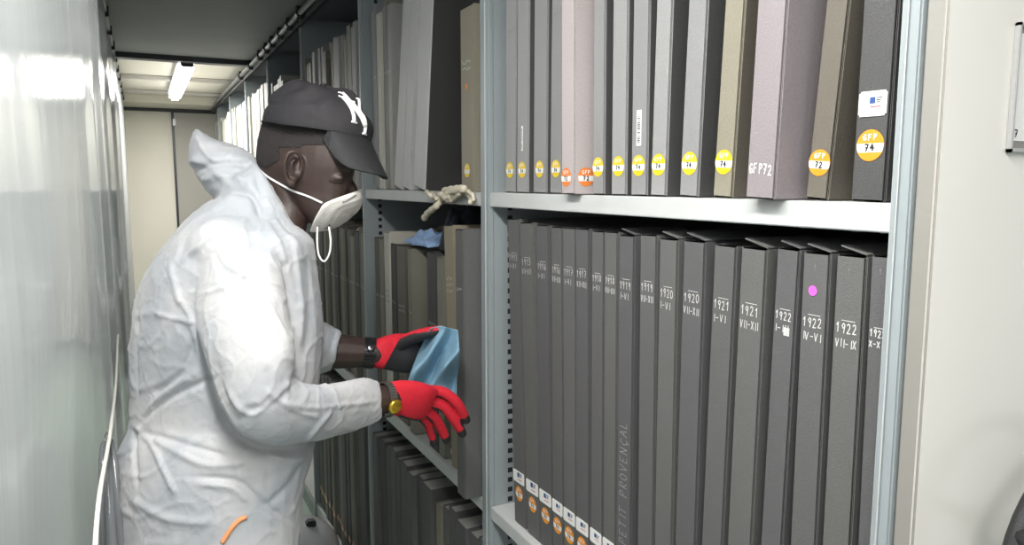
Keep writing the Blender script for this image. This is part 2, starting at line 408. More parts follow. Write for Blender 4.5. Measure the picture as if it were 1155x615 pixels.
y = onX(444.8, 195, .70).y+.003; k = 0; cyc = [M_UP[2], M_OLIVE, M_UP[0], M_CREAMB, M_UP[1], M_UP[2], M_OLIVE, M_CREAMB]
while y < 2.47:
    t = random.choice((.032, .038, .044, .05))
    if y+t > 2.485: break
    m = cyc[k % 8]
    o = archive_box(.70+random.uniform(-.006, .006), y+t/2, ZU, t-.002, .57+random.uniform(-.02, .02), .4, 0, m, f'{ORD[k]} slim box left of the pale leaning boxes on the upper shelf', g)
    squiggle(o, .36, t, CHALK, 1); y += t; k += 1
# middle bay lower
g = 'boxes on the middle lower shelf'
a = onX(516.5, 400, .648); b = onX(525.3, 400, .648)
o = archive_box(.648, (a.y+b.y)/2+.012, ZL, a.y-b.y, .640, .42, 0, M_LOW[0], 'dark grey box pulled forward of the shelf beside the gloved hands', g)
squiggle(o, .5, a.y-b.y, CHALK, 1)
o, t = px_box(504, 513.8, 366, .70, ZL, .637, M_TAN, 'tall tan paper-covered box leaning behind the pulled-out dark box', g, uT=500.3, vT=258, tray=M_KHD)
squiggle(o, .50, t, CHALK, 3)
o, t = px_box(492.5, 499.3, 300, .70, ZL, .55, M_OLIVE, 'short grey box with pencil marks just left of the tan box', g); squiggle(o, .36, t, CHALK, 2)
o, t = px_box(481.5, 491.5, 300, .70, ZL, .557, M_UP[3], 'short dark box between the wide-sided box and the tan box neighbour', g); squiggle(o, .36, t, CHALK, 2)
o, t = px_box(459.5, 464.5, 300, .69, ZL, .557, M_OLIVE, 'box with wide black side standing under the blue cloth', g, tray=M_DK); squiggle(o, .37, t, CHALK, 1)
o, t = px_box(447.5, 457.5, 300, .70, ZL, .557, M_KHD, 'dark olive box under the left corner of the blue cloth', g); squiggle(o, .37, t, CHALK, 2)
o, t = px_box(440, 446.5, 300, .70, ZL, .557, M_UP[3], 'thin charcoal box right of the cream-spined box', g); squiggle(o, .37, t, CHALK, 1)
o, t = px_box(433.6, 439.4, 300, .695, ZL, .59, M_CREAMB, 'narrow cream-spined box taller than its dark neighbours, middle lower shelf', g, tray=M_TAN); squiggle(o, .40, t, M_KHD, 3)
y = onX(433.2, 300, .70).y+.002; k = 0
for t, m in ((.055, M_OLIVE), (.05, M_KHD)):
    if y+t > 2.485: t = 2.485-y
    o = archive_box(.70, y+t/2, ZL, t-.003, .565, .4, 0, m, ('olive grey box just left of the cream-spined box', 'dark khaki box against the slim post, middle lower shelf')[k], g); squiggle(o, .37, t, CHALK, 1); y += t; k += 1
# middle bay bottom
g = 'boxes on the middle bottom shelf'
rows = [(1.545, .048, M_LOW[0], .585), (1.595, .056, M_LOW[1], .575), (1.653, .075, M_LOW[2], .578), (1.731, .05, M_LOW[0], .59), (1.783, .04, M_LOW[1], .575),
        (1.825, .05, M_KH, .56), (1.90, .085, M_LOW[0], .585), (1.988, .06, M_LOW[2], .58), (2.05, .055, M_LOW[1], .575), (2.115, .07, M_LOW[0], .58), (2.19, .05, M_LOW[2], .57), (2.243, .06, M_LOW[1], .585), (2.305, .055, M_LOW[0], .57), (2.362, .06, M_LOW[2], .575), (2.424, .055, M_LOW[1], .58)]
for k, (y, t, m, h) in enumerate(rows):
    lab = 'khaki box among dark ones on the bottom shelf below the gloved hand' if k == 5 else f'{ORD[k]} dark box left of the wide post on the bottom shelf'
    o = archive_box(.69+random.uniform(-.006, .012), y+t/2, ZB, t-.002, h+.098, .4, random.uniform(-.004, .004), m, lab, g, tray=M_UP[2])
    squiggle(o, h-.02, t, CHALKD, 2); round_sticker(o, .09, min(.0165, t*.4), ORA, True, '')
# far bays
def row(y0, y1, z, h, name, grp, cyc, ts, wr=CHALK, hv=.02, sticker=None, same=None, wz=.36, wm=None):
    y = y0; k = 0
    while y < y1-.03:
        t = random.choice(ts); t = min(t, y1-y)
        lab = same or f'{ORD[k]} {name}'
        o = archive_box(.70+random.uniform(-.008, .008), y+t/2, z, round(t-.002, 4), round(h+random.choice((-1, 0, 1, .5))*hv, 3), .4, 0, cyc[(k*5+k//3) % len(cyc)], lab, grp)
        if wr: squiggle(o, wz, t, wr, 1)
        if sticker: round_sticker(o, .09, .0165, sticker, True, '')
        y += t; k += 1
row(2.56, 3.50, ZU, .57, 'slim box past the slim steel post on the upper shelf behind the cap', 'boxes on the third bay upper shelf', [M_UP[0], M_OLIVE, M_UP[2], M_KHD, M_UP[1]], (.04, .045, .052))
row(2.56, 3.50, ZL, .568, 'dark olive box past the slim post on the lower shelf under the mask', 'boxes on the third bay lower shelf', [M_OLIVE, M_KHD, M_UP[3], M_OLIVE], (.042, .05, .055), wz=.37)
row(2.56, 3.50, ZB, .675, 'dark box past the slim post on the bottom shelf, orange sticker low down', 'boxes on the third bay bottom shelf', [M_LOW[0], M_LOW[1], M_OLIVE, M_LOW[2]], (.045, .052, .06), wr=None, sticker=ORA)
o = archive_box(.70, 4.13, ZU, .07, .56, .4, 0, grey('grey_side_cloth', .33), 'pale grey box at the near end of the far upper row, broad side showing', 'boxes on the far upper shelf')
row(4.17, 4.48, ZU, .585, 'pale box beyond the broad-sided box on the far upper shelf', 'boxes on the far upper shelf', [M_CREAMB, M_UP[0], M_PALE, M_CREAMB], (.05, .07), wr=None)
far = 'pale tall box in the far run of the upper shelf above the raised hood'
for q in range(5, 9): row(q-.46, min(q+.49, 8.0), ZU, .60, '', 'pale boxes on the farthest upper shelves', [M_CREAMB, M_PALE, M_CREAMB, M_UP[2], M_CREAMB, M_OLIVE], (.05, .075, .09), wr=None, same=far)

# ------------------------------------------------------------------ shelving rack
rack = empty('shelving_rack', (XF, 1.0, 0)); tag(rack, 'long grey steel mobile shelving rack filled with archive boxes right of the aisle', 'shelving')
def rk(name, bm, m): 
    for v in bm.verts: v.co -= rack.location
    return link(name, bm, m, rack)
XB = 1.13
def upright(y0, y1, slots=True):
    bm = bmesh.new(); yy0, yy1 = y0, y1; T = EYE+.74
    bx(bm, (XF-.004, yy0, .02), (XF+.008, yy1, T), 0, bev=.002)                     # front flange
    bx(bm, (XF-.0075, yy0+.012, .02), (XF-.003, yy0+.019, T), 1, bev=.001)          # raised bead
    bx(bm, (XF+.008, yy0, .02), (XB, yy0+.003, T), 0)                               # side sheet
    z = .12
    while slots and z < T-.02:
        for d in (.042, .40): bx(bm, (XF+d, yy0-.0005, z), (XF+d+.012, yy0+.0005, z+.0115), 2)
        z += .0235
    return rk('upright', bm, [STEEL, SHELF, SLOT])
pn = onX(1019, 100, XF).y; 
pe = onX(1040.5, 50, XF).y
upright(pe, pn)
Y1a, Y1b = onX(553.5, 300, XF).y, onX(545, 300, XF).y
upright(Y1a, Y1b+.004); 
for yq in (2.50, 3.51, 4.50, 5.50, 6.50, 7.50): upright(yq, yq+.035, yq < 3)
yn = pn-.0
ups = [(yn, Y1a), (Y1b+.004, 2.50), (2.535, 3.51), (3.545, 4.50), (4.535, 5.50), (5.535, 6.50), (6.535, 7.5), (7.535, 8.06)]
for (a, b) in ups:
    for z in (ZU, ZL, ZB):
        bm = bmesh.new()
        bx(bm, (XF-.002, a, z-.031), (XB, b, z), 0, bev=.0015)
        rk('shelf', bm, SHELF)
bm = bmesh.new(); bx(bm, (XF-.004, pn, .0), (XF+.02, 8.06, ZB-.0315)); rk('plinth', bm, STEEL)
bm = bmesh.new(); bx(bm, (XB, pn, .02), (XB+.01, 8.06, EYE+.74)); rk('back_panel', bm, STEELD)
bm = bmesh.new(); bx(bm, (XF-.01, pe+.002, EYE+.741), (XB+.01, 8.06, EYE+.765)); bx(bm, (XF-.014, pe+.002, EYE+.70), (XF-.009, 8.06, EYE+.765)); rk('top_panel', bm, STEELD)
# end panel of beige enamel facing the cross corridor
YE = onX(1050, 300, XF).y
ep = empty('end_panel', (XF, YE, 0)); tag(ep, 'glossy beige steel end panel closing the near end of the rack', 'panel')
bm = bmesh.new(); bx(bm, (0, 0, .02), (.62, pe-.0015-YE, 2.41), 0, bev=.003)
bm.normal_update()
for f in bm.faces:
    if f.normal.x < -.6: f.material_index = 1
link('panel_sheet', bm, [BEIGE, BEIGE_E], ep)
q = onY(1138, 172, YE-.004); tl = onY(1152, 25, YE-.004)
hx, hz, hw, hh = q.x-XF, q.z, .16, tl.z-q.z
bm = bmesh.new()
for a, b in (((hx, -.006, hz), (hx+hw, 0, hz+.0045)), ((hx, -.006, hz), (hx+.0035, 0, hz+hh)), ((hx, -.006, hz+hh-.004), (hx+hw, 0, hz+hh)), ((hx+hw-.0035, -.006, hz), (hx+hw, 0, hz+hh))): bx(bm, a, b, 0, bev=.0008)
bx(bm, (hx+.0035, -.002, hz+.0045), (hx+hw-.0035, 0, hz+hh-.004), 1)
fr = link('card_holder', bm, [mat('alu_frame', (.5, .5, .5), .35, metal=.3), BEIGE_E], ep)
bm = bmesh.new(); bx(bm, (hx+.007, -.0028, hz+.012), (hx+hw-.007, -.0021, hz+hh-.010)); cd = link('paper_card', bm, WHITEP, fr)
bm = bmesh.new(); writing(bm, '7', Vector((hx+.0085, -.003, hz+.016)), Vector((1, 0, 0)), ZP, .007, .007, .0007, jit=0)
for f in bm.faces: f.normal_update()
link('card_number', bm, INK, cd)
# handwheel
kc = onY(1153, 607, YE-.06)
hwheel = empty('hand_wheel', (kc.x+.13, YE, kc.z-.06)); tag(hwheel, 'black crank hand wheel on the beige end panel at the lower right corner', 'wheel')
bm = bmesh.new(); c = Vector((0, -.05, 0)); tube(bm, [c+Vector((.13*math.cos(a), 0, .13*math.sin(a))) for a in np.linspace(0, 2*math.pi, 40)[:-1]], .011, 10, closed=True)
link('rim', bm, BLK, hwheel, True)
for k in range(3):
    a = math.radians(155+120*k); bm = bmesh.new(); tube(bm, [c, c+Vector((.128*math.cos(a), 0, .128*math.sin(a)))], .008, 8); link('spoke', bm, BLK, hwheel, True)
bm = bmesh.new(); tube(bm, [Vector((0, 0, 0)), Vector((0, -.062, 0))], [.018, .024], 16); link('hub', bm, BLK, hwheel, True)
bm = bmesh.new(); a = math.radians(155); p = c+Vector((.13*math.cos(a), 0, .13*math.sin(a))); tube(bm, [p, p+Vector((0, -.02, 0)), p+Vector((0, -.06, 0))], [.010, .016, .014], 14); link('knob', bm, BLK, hwheel, True)

# ------------------------------------------------------------------ room
CZ = EYE+.765
bm = bmesh.new(); bx(bm, (-3, -4, -.1), (3, 8.3, 0)); struct(link('floor', bm, FLOORM))
bm = bmesh.new(); bx(bm, (-1.2, .9, CZ), (1.9, 5.05, CZ+.06)); struct(link('ceiling', bm, CEILD))
bm = bmesh.new(); bx(bm, (-1.2, 5.05, CZ+.03), (1.9, 8.3, CZ+.09)); struct(link('ceiling', bm, CREAM))
bm = bmesh.new(); bx(bm, (-3, 8.1, 0), (3, 8.2, CZ+.1)); struct(link('wall_back', bm, mat('cream_wall', (.86, .82, .71), .5, noise_amt=.05, noise_scale=3)))
def trim(a, b, m, n='trim_1'):
    bm = bmesh.new(); bx(bm, a, b, bev=.003); return struct(link(n, bm, m))
trim((-.9, 5.0, CZ-.03), (.70, 5.09, CZ+.02), DARKM, 'trim_1')
trim((-.9, 6.2, CZ+.0), (.70, 6.25, CZ+.029), TAUPE, 'trim_2')
trim((-.9, 7.15, CZ-.0), (.70, 7.19, CZ+.029), TAUPE, 'trim_3')
trim((-.9, 7.55, CZ-.04), (.70, 8.09, CZ+.03), CREAM, 'trim_4')
trim((-3, 8.075, 0), (3, 8.099, .09), DARKM, 'baseboard_back')
trim((-.9, 8.06, CZ-.07), (.70, 8.098, CZ-.04), DARKM, 'trim_5')
d = empty('door_1', (.33, 8.09, 0)); struct(d)
bm = bmesh.new(); bx(bm, (0, -.03, .1), (.62, 0, CZ-.075), bev=.003); struct(link('door_leaf', bm, TAUPE, d))
bm = bmesh.new(); bx(bm, (-.022, -.033, .1), (-.0, 0, CZ-.075)); struct(link('door_gap_seal', bm, DARKM, d))
bm = bmesh.new(); bx(bm, (-.012, -.05, 2.22), (.015, -.033, 2.29), bev=.004); struct(link('door_catch', bm, PIPE, d))
bm = bmesh.new(); bx(bm, (-.95, -.2, 0), (-.9, 8.1, CZ+.1)); struct(link('wall_left', bm, mat('left_panel', (.42, .44, .44), .5, noise_amt=.05, noise_scale=3)))
# side closing wall behind the rack
bm = bmesh.new(); bx(bm, (1.85, .3, 0), (1.9, 8.1, CZ+.1)); struct(link('wall_right', bm, mat('right_panel', (.3, .3, .3), .6, noise_amt=.05)))
# lamps
def lamp(y0, y1, x, z, label, power):
    o = empty('fluorescent_light', (x, y0, z)); tag(o, label, 'ceiling light', 'fluorescent lights on the aisle ceiling')
    bm = bmesh.new(); bx(bm, (-.05, 0, 0), (.05, y1-y0, .03), bev=.006); link('housing', bm, mat('lamp_housing', (.6, .6, .6), .4), o)
    bm = bmesh.new(); bx(bm, (-.045, .02, -.05), (.045, y1-y0-.02, -.001), bev=.018); link('diffuser', bm, mat('lamp_diffuser', (.9, .9, .9), .4, emit=(1, .985, .95), estr=5), o)
    bm = bmesh.new(); bx(bm, (-.036, -.035, -.028), (.036, .006, .044), bev=.006); link('end_bracket', bm, DARKM, o)
    L = bpy.data.lights.new('lamp_tube', 'AREA'); L.shape = 'RECTANGLE'; L.size = .09; L.size_y = y1-y0-.05; L.energy = power; L.color = (1, .975, .93)
    lo = bpy.data.objects.new('lamp_tube', L); COL.objects.link(lo); lo.parent = o; lo.location = (0, (y1-y0)/2, -.055)
    return o
lamp(5.12, 7.0, .30, EYE+.745, 'long white fluorescent ceiling light with dark bracket over the far aisle', 42)
lamp(-.4, 1.05, .03, EYE+.715, 'fluorescent ceiling light overhead above the near part of the aisle', 27)
lamp(-1.9, -.5, .22, EYE+.80, 'fluorescent ceiling light behind the viewpoint, over the cross corridor', 13)
lamp(.4, 3.2, -.52, EYE+.715, 'added unseen light brightening the left plastic sheet from behind', 30)  # added lamp with no known fixture, brightens the plastic sheet from behind
# cables and rails along the ceiling edges
o = empty('ceiling_rail', (XF-.03, .9, CZ)); tag(o, 'dark guide rail with a jointed pipe along the top of the rack', 'rail')
bm = bmesh.new(); tube(bm, [(-.0, 0, -.03), (0, 7.1, -.03)], .013, 10); link('pipe', bm, PIPE, o, True)
bm = bmesh.new(); bx(bm, (.012, 0, -.065), (.03, 7.1, -.001)); link('channel', bm, DARKM, o)
for k, y in enumerate((1.9, 2.5, 2.75, 3.0, 3.25, 3.45, 3.7, 4.1, 4.6)):
    bm = bmesh.new(); tube(bm, [(0, y-.03, -.03), (0, y+.03, -.03)], .021, 10)
    bx(bm, (-.012, y-.012, -.055), (.028, y+.012, 0)); link('joint', bm, DARKM, o)
o = empty('curtain_rail', (-.10, .3, CZ)); tag(o, 'metal rail holding the plastic sheet along the left ceiling edge', 'rail')
bm = bmesh.new(); bx(bm, (-.012, 0, -.03), (.012, 7.7, -.001), bev=.003); link('track', bm, PIPE, o)
for k in range(14):
    y = 1.2+.45*k; bm = bmesh.new(); bx(bm, (-.018, y, -.045), (.018, y+.03, -.0), bev=.003); link('clip', bm, DARKM, o)
# plastic film
def film():
    bm = bmesh.new(); ny, nz = 420, 40; y0, y1 = .12, 7.9
    def xx(y, z):
        s = max(0, min(1, (y-1.5)/1.2))
        f = .0035*math.sin(y*5.3+1.1*math.sin(z*1.3))+.002*math.sin(y*11+z*1.5)
        f += s*(.015*math.sin(y*9+.8*math.sin(z*.9))+.006*math.sin(y*23+z*.7))
        f += .004*noise.noise(Vector((y*2.0, z*.8, 3)))+.0018*noise.noise(Vector((y*9, z*2.2, 8)))
        bul = math.exp(-((y-1.25)/.5)**2)*max(0, min(1, (1.5-z)/.3))*.028
        return -.105+f*(.7)-bul
    g_ = []
    for i in range(ny+1):
        t = i/ny; y = y0+(y1-y0)*t**1.6
        g_.append([bm.verts.new((xx(y, z), y, z)) for z in [.01+(CZ-.045)*k/nz for k in range(nz+1)]])
    for i in range(ny):
        for k in range(nz): bm.faces.new((g_[i][k], g_[i+1][k], g_[i+1][k+1], g_[i][k+1]))
    m = bpy.data.materials.new('plastic_film'); m.use_nodes = True; n = m.node_tree.nodes; l = m.node_tree.links
    b = n['Principled BSDF']; b.inputs['Base Color'].default_value = (.66, .69, .70, 1); b.inputs['Roughness'].default_value = .16; b.inputs['IOR'].default_value = 1.6
    b.inputs['Alpha'].default_value = .88; b.inputs['Coat Weight'].default_value = .3; b.inputs['Coat Roughness'].default_value = .05
    tc = n.new('ShaderNodeTexCoord'); mp = n.new('ShaderNodeMapping'); mp.inputs['Scale'].default_value = (1, 3.2, .35)
    t = n.new('ShaderNodeTexNoise'); t.inputs['Scale'].default_value = 6; t.inputs['Detail'].default_value = 4
    bp = n.new('ShaderNodeBump'); bp.inputs['Strength'].default_value = .35; bp.inputs['Distance'].default_value = .004
    l.new(tc.outputs['Object'], mp.inputs[0]); l.new(mp.outputs[0], t.inputs['Vector']); l.new(t.outputs['Fac'], bp.inputs['Height']); l.new(bp.outputs[0], b.inputs['Normal'])
    tr = n.new('ShaderNodeBsdfTranslucent'); tr.inputs['Color'].default_value = (.86, .88, .88, 1); ms = n.new('ShaderNodeMixShader'); ms.inputs[0].default_value = .28
    l.new(b.outputs[0], ms.inputs[1]); l.new(tr.outputs[0], ms.inputs[2]); l.new(bp.outputs[0], tr.inputs['Normal']); l.new(ms.outputs[0], n['Material Output'].inputs['Surface'])
    o = link('plastic_sheet', bm, m, None, True); sol = o.modifiers.new('s', 'SOLIDIFY'); sol.thickness = .0006
    tag(o, 'tall translucent plastic dust sheet hanging down the left side of the aisle', 'curtain')
    # gathered lower edge strip
    bm = bmesh.new(); base = onX(127, 600, -.075); 
    tip = onX(121, 490, -.08)
    for k in range(4):
        a = math.radians(90*k); dx = .012*math.cos(a); dy = .05*math.sin(a)
        tube(bm, spline([(tip.x+dx*.1, tip.y+dy*.2, tip.z), (base.x+dx, base.y+dy, base.z), (base.x+dx*1.3, base.y+dy*1.6, .02)], 6), [.003+.001*j for j in range(13)], 6)
    link('gathered_fold', bm, mat('fold_plastic', (.16, .17, .18), .2, coat=.5), o, True)
    return o
FILM = film()
bm = bmesh.new(); tube(bm, spline([onX(133, 378, -.075), onX(131, 430, -.07), onX(124, 490, -.068), onX(112, 560, -.068), onX(106, 640, -.068)], 8), .003, 8)
tag(link('cord', bm, mat('cord_white', (.75, .74, .68), .6), None, True), 'thin off-white cord hanging against the plastic sheet behind the worker', 'cord')

# ------------------------------------------------------------------ person
def superring(C, A, B, n=28, p=2.0):
    out = []
    for k in range(n):
        a = 2*math.pi*k/n; c, s = math.cos(a), math.sin(a)
        out.append(C+A*(math.copysign(abs(c)**(2/p), c))+B*(math.copysign(abs(s)**(2/p), s)))
    return out
def loft_rings(bm, rings):
    V = [[bm.verts.new(q) for q in r] for r in rings]; n = len(V[0])
    for i in range(len(V)-1):
        for k in range(n): bm.faces.new((V[i][k], V[i][(k+1) % n], V[i+1][(k+1) % n], V[i+1][k]))
    bm.faces.new(V[0][::-1]); bm.faces.new(V[-1])
def LR(bm, rows, sub=4, n=28, p=2.2):
    """rows: (L(u,v), R(u,v), wL, wR, b)"""
    arr = [(P(*L, wl), P(*R, wr), b) for L, R, wl, wr, b in rows]
    Ls = spline([a[0] for a in arr], sub); Rs = spline([a[1] for a in arr], sub); Bs = spline([Vector((a[2], 0, 0)) for a in arr], sub)
    C = [(l+r)/2 for l, r in zip(Ls, Rs)]; rings = []
    for i in range(len(C)):
        A = (Rs[i]-Ls[i])/2; T = (C[min(i+1, len(C)-1)]-C[max(i-1, 0)])
        Bv = (C[i]-ORG).normalized()
        q_ = T.cross(A).normalized()
        if q_.length > .5: Bv = (Bv*.8+q_*(.2 if q_.dot(Bv) > 0 else -.2)).normalized()
        rings.append(superring(C[i], A, Bv*Bs[i].x, n, p))
    loft_rings(bm, rings)
def ell(bm, c, ax, n=20):
    """ellipsoid: centre, three axis vectors"""
    r = bmesh.ops.create_uvsphere(bm, u_segments=n, v_segments=n//2, radius=1)
    for v in r['verts']: v.co = c+ax[0]*v.co.x+ax[1]*v.co.y+ax[2]*v.co.z
def rtube(bm, pts, rs, n=12): # rounded tapered tube
    pts2 = spline(pts, 5); r2 = [q.x for q in spline([Vector((r, 0, 0)) for r in rs], 5)]
    tube(bm, pts2, r2, n); ell(bm, pts2[-1], [Vector((r2[-1], 0, 0)), Vector((0, r2[-1], 0)), Vector((0, 0, r2[-1]))], 12); ell(bm, pts2[0], [Vector((r2[0], 0, 0)), Vector((0, r2[0], 0)), Vector((0, 0, r2[0]))], 12)
def remesh(bm, voxel, smooth=4, fac=.5):
    bmesh.ops.recalc_face_normals(bm, faces=bm.faces)
    me = bpy.data.meshes.new('tmp'); bm.to_mesh(me); bm.free(); o = bpy.data.objects.new('tmp', me); COL.objects.link(o)
    r = o.modifiers.new('r', 'REMESH'); r.mode = 'VOXEL'; r.voxel_size = voxel
    if smooth: s = o.modifiers.new('s', 'SMOOTH'); s.iterations = smooth; s.factor = fac
    dg = bpy.context.evaluated_depsgraph_get(); dg.update()
    m2 = bpy.data.meshes.new_from_object(o.evaluated_get(dg)); bpy.data.objects.remove(o)
    for p in m2.polygons: p.use_smooth = True
    return m2
def linkme(name, me, mats, parent):
    me.name = name; o = bpy.data.objects.new(name, me); COL.objects.link(o); me.materials.clear()
    for m in mats: me.materials.append(m)
    o.parent = parent; o.matrix_parent_inverse = Matrix.Translation(-parent.location); return o
person = empty('person', tuple(P(235, 560, 1.38).xy)+(0,))
tag(person, 'person in white hooded coverall, dark cap, dust mask and red gloves leaning toward the shelves', 'person')
SKIN = mat('dark_skin', (.042, .025, .021), .5, noise_amt=.12, noise_scale=30, bump=.15, bump_scale=300, sub=.08, spec=.5)
# --- coverall
bm = bmesh.new()
W = 1.40
LR(bm, [((137, 645), (335, 650), W-.02, W-.02, .155), ((134, 600), (338, 604), W-.02, W-.02, .155), ((133, 550), (342, 553), W-.02, W-.02, .155), ((135, 513), (353, 512), W-.01, W-.01, .155),
        ((146, 486), (356, 485), W, W, .148), ((148, 450), (358, 450), W, W, .152), ((147, 415), (361, 410), W, W, .162), ((149, 372), (363, 366), W, W, .175), ((158, 328), (360, 325), W, W, .182),
        ((172, 300), (357, 296), W, W, .185), ((189, 276), (354, 277), W, W, .18), ((212, 249), (350, 268), W, W, .155), ((238, 226), (345, 262), W, W, .11), ((266, 198), (339, 259), W+.01, W, .085), ((287, 182), (333, 257), W+.02, W, .072)], p=2.4)
LR(bm, [((240, 262), (312, 270), 1.32, 1.32, .05), ((228, 292), (317, 290), 1.265, 1.265, .065), ((222, 330), (322, 325), 1.235, 1.235, .068), ((223, 370), (328, 370), 1.215, 1.215, .066), ((233, 408), (334, 398), 1.20, 1.20, .064),
        ((248, 460), (332, 414), 1.19, 1.20, .060), ((268, 491), (331, 424), 1.195, 1.205, .058), ((303, 503), (338, 430), 1.215, 1.225, .052), ((345, 500), (362, 434), 1.265, 1.27, .046), ((384, 491), (390, 430), 1.33, 1.33, .042), ((412, 482), (413, 426), 1.38, 1.38, .038), ((430, 474), (427, 431), 1.405, 1.405, .031)], p=2.1)
LR(bm, [((255, 290), (340, 290), 1.52, 1.52, .06), ((275, 360), (348, 345), 1.56, 1.56, .06), ((305, 415), (358, 362), 1.57, 1.57, .055), ((345, 425), (365, 364), 1.58, 1.58, .05), ((366, 420), (378, 371), 1.582, 1.582, .045), ((374, 416), (385, 375), 1.582, 1.582, .04)], p=2.1)
# shoulder yoke
ell(bm, P(262, 282, 1.30), [KR*.078, KF*.085, KU*.062]); ell(bm, P(290, 285, 1.50), [KR*.075, KF*.085, KU*.06])
# legs
R0 = P(236, 640, 1.38)
for sgn in (-1, 1):
    lat = Vector((KF.x, KF.y, 0)).normalized()*.085*sgn; fw = KR
    rings = []
    for z, rx, ry, off in ((R0.z+.08, .105, .085, 0), (R0.z-.08, .10, .085, 0), (.72, .092, .08, .004), (.58, .082, .072, .006), (.40, .078, .07, -.004), (.2, .074, .066, -.015), (.10, .078, .066, -.02)):
        c = Vector((R0.x, R0.y, z))+lat+fw*off
        rings.append(superring(c, fw*rx, lat.normalized()*ry, 28, 2.1))
    loft_rings(bm, rings)
# hood, bunched behind the neck
LR(bm, [((218, 146), (224, 146), 1.44, 1.44, .012), ((212, 165), (243, 156), 1.44, 1.44, .045), ((212, 182), (268, 164), 1.45, 1.45, .068), ((220, 198), (288, 176), 1.45, 1.45, .082), ((232, 215), (296, 196), 1.45, 1.45, .088), ((245, 232), (305, 222), 1.44, 1.44, .085)], p=2.0)
me = remesh(bm, .0042, 5)
# folds and creases
creases = [ # (polyline px, amplitude m, sigma px)
 ([(222, 333), (250, 325), (281, 311), (303, 318), (322, 325)], .0035, 2.0), ([(275, 238), (279, 280), (284, 312), (292, 355), (297, 400), (299, 445)], .0032, 1.8),
 ([(284, 312), (305, 345), (325, 385)], .0035, 2.2), ([(172, 352), (200, 360), (222, 364)], .004, 2.0), ([(240, 395), (262, 470), (282, 465), (310, 452), (335, 430)], -.004, 5),
 ([(250, 430), (278, 468), (310, 450), (330, 428)], .004, 3), ([(315, 452), (345, 460), (390, 457), (428, 452)], .0035, 1.8), ([(300, 440), (330, 462), (362, 472)], .0035, 2.2), ([(345, 500), (362, 478), (375, 462)], .004, 2.5),
 ([(148, 484), (180, 455), (222, 434), (240, 428)], -.007, 3.5), ([(148, 484), (190, 440), (215, 425)], .005, 3), ([(148, 486), (195, 497), (262, 517)], -.006, 3), ([(150, 490), (152, 515), (156, 550)], -.005, 2.5),
 ([(165, 490), (200, 510), (235, 525), (290, 520)], .005, 4), ([(215, 538), (265, 543), (285, 558), (305, 575), (330, 590)], -.007, 3.5), ([(222, 546), (262, 550), (280, 566)], .005, 3.5), ([(148, 480), (170, 500), (190, 540), (200, 560)], .005, 3),
 ([(134, 520), (150, 500), (150, 484)], -.004, 3), ([(146, 560), (190, 585), (240, 590)], .005, 5), ([(300, 573), (330, 545), (350, 515)], -.005, 4), ([(355, 515), (330, 520), (300, 510)], .005, 4),
 ([(155, 350), (152, 400), (155, 450)], -.006, 2.0), ([(190, 290), (200, 330), (218, 365), (222, 400)], .004, 3.5), ([(200, 300), (235, 268), (262, 262)], .0035, 3), ([(240, 270), (256, 300), (280, 312)], .0032, 2.2), ([(250, 262), (262, 300), (284, 312)], .003, 2),
 ([(330, 262), (336, 300), (340, 350), (338, 395)], .004, 3), ([(316, 290), (326, 330), (333, 372)], -.007, 3.5), ([(300, 250), (316, 275), (322, 300)], .0045, 3), ([(296, 222), (318, 255), (335, 275), (345, 300)], .004, 3), ([(289, 195), (297, 225), (318, 252), (334, 268)], -.004, 3),
 ([(234, 226), (262, 214), (285, 222), (296, 246)], -.010, 4), ([(214, 192), (250, 184), (286, 186)], -.008, 3.5), ([(219, 150), (232, 172), (244, 184)], .006, 3.2), ([(225, 205), (250, 198), (280, 205)], .006, 4), ([(212, 180), (240, 190), (262, 212)], .005, 4),
 ([(345, 400), (350, 340), (346, 290)], -.004, 4), ([(222, 380), (205, 420), (170, 445)], -.006, 5), ([(225, 410), (255, 480), (300, 508), (350, 506)], -.008, 5), ([(380, 372), (374, 392), (372, 418)], -.005, 2), ([(370, 370), (366, 392), (362, 418)], .004, 3)]
segs = []
for pl, a, s in creases:
    sp = spline([Vector((x, y, 0)) for x, y in pl], 6); segs.append((np.array([(q.x, q.y) for q in sp]), a, s))
N = len(me.vertices); co = np.empty(N*3, 'f'); me.vertices.foreach_get('co', co); co = co.reshape(-1, 3)
nr = np.empty(N*3, 'f'); me.vertices.foreach_get('normal', nr); nr = nr.reshape(-1, 3)
Q = co-np.array(ORG); w = Q@np.array(KF); U = 577.5+F*(Q@np.array(KR))/w; V = 307.5+F*(Q@np.array(KD))/w
facing = np.clip(-(nr@np.array(KF))*2.5, 0, 1)
disp = np.zeros(N)
for pts, a, s in segs:
    best = np.full(N, 1e9); tb = np.zeros(N)
    L = len(pts)-1
    for i in range(L):
        p0, p1 = pts[i], pts[i+1]; dd = p1-p0; ll = dd@dd+1e-9
        t = np.clip(((U-p0[0])*dd[0]+(V-p0[1])*dd[1])/ll, 0, 1)
        ds = np.hypot(U-p0[0]-t*dd[0], V-p0[1]-t*dd[1]); k = ds < best; best[k] = ds[k]; tb[k] = (i+t[k])/L
    disp += a*np.exp(-(best/s)**2)*np.clip(np.sin(np.pi*np.clip(tb, .03, .97))*2.2, 0, 1)*facing
for i in range(N):
    c = Vector(co[i])
    a = abs(noise.noise(c*9+Vector((1.3, 5, 2))+noise.noise_vector(c*5)*.8)); b_ = abs(noise.noise(c*21+noise.noise_vector(c*14)*.7)); d_ = abs(noise.noise(c*48+Vector((9, 2, 4))))
    disp[i] += .0020*(max(0, .10-a)/.10)**1.2+.004*noise.noise(c*5) + .0016*(max(0, .10-b_)/.10)**1.3 - .0005*(max(0, .3-d_)/.3)
co = co+nr*disp[:, None]
me.vertices.foreach_set('co', co.astype('f').ravel()); me.update()
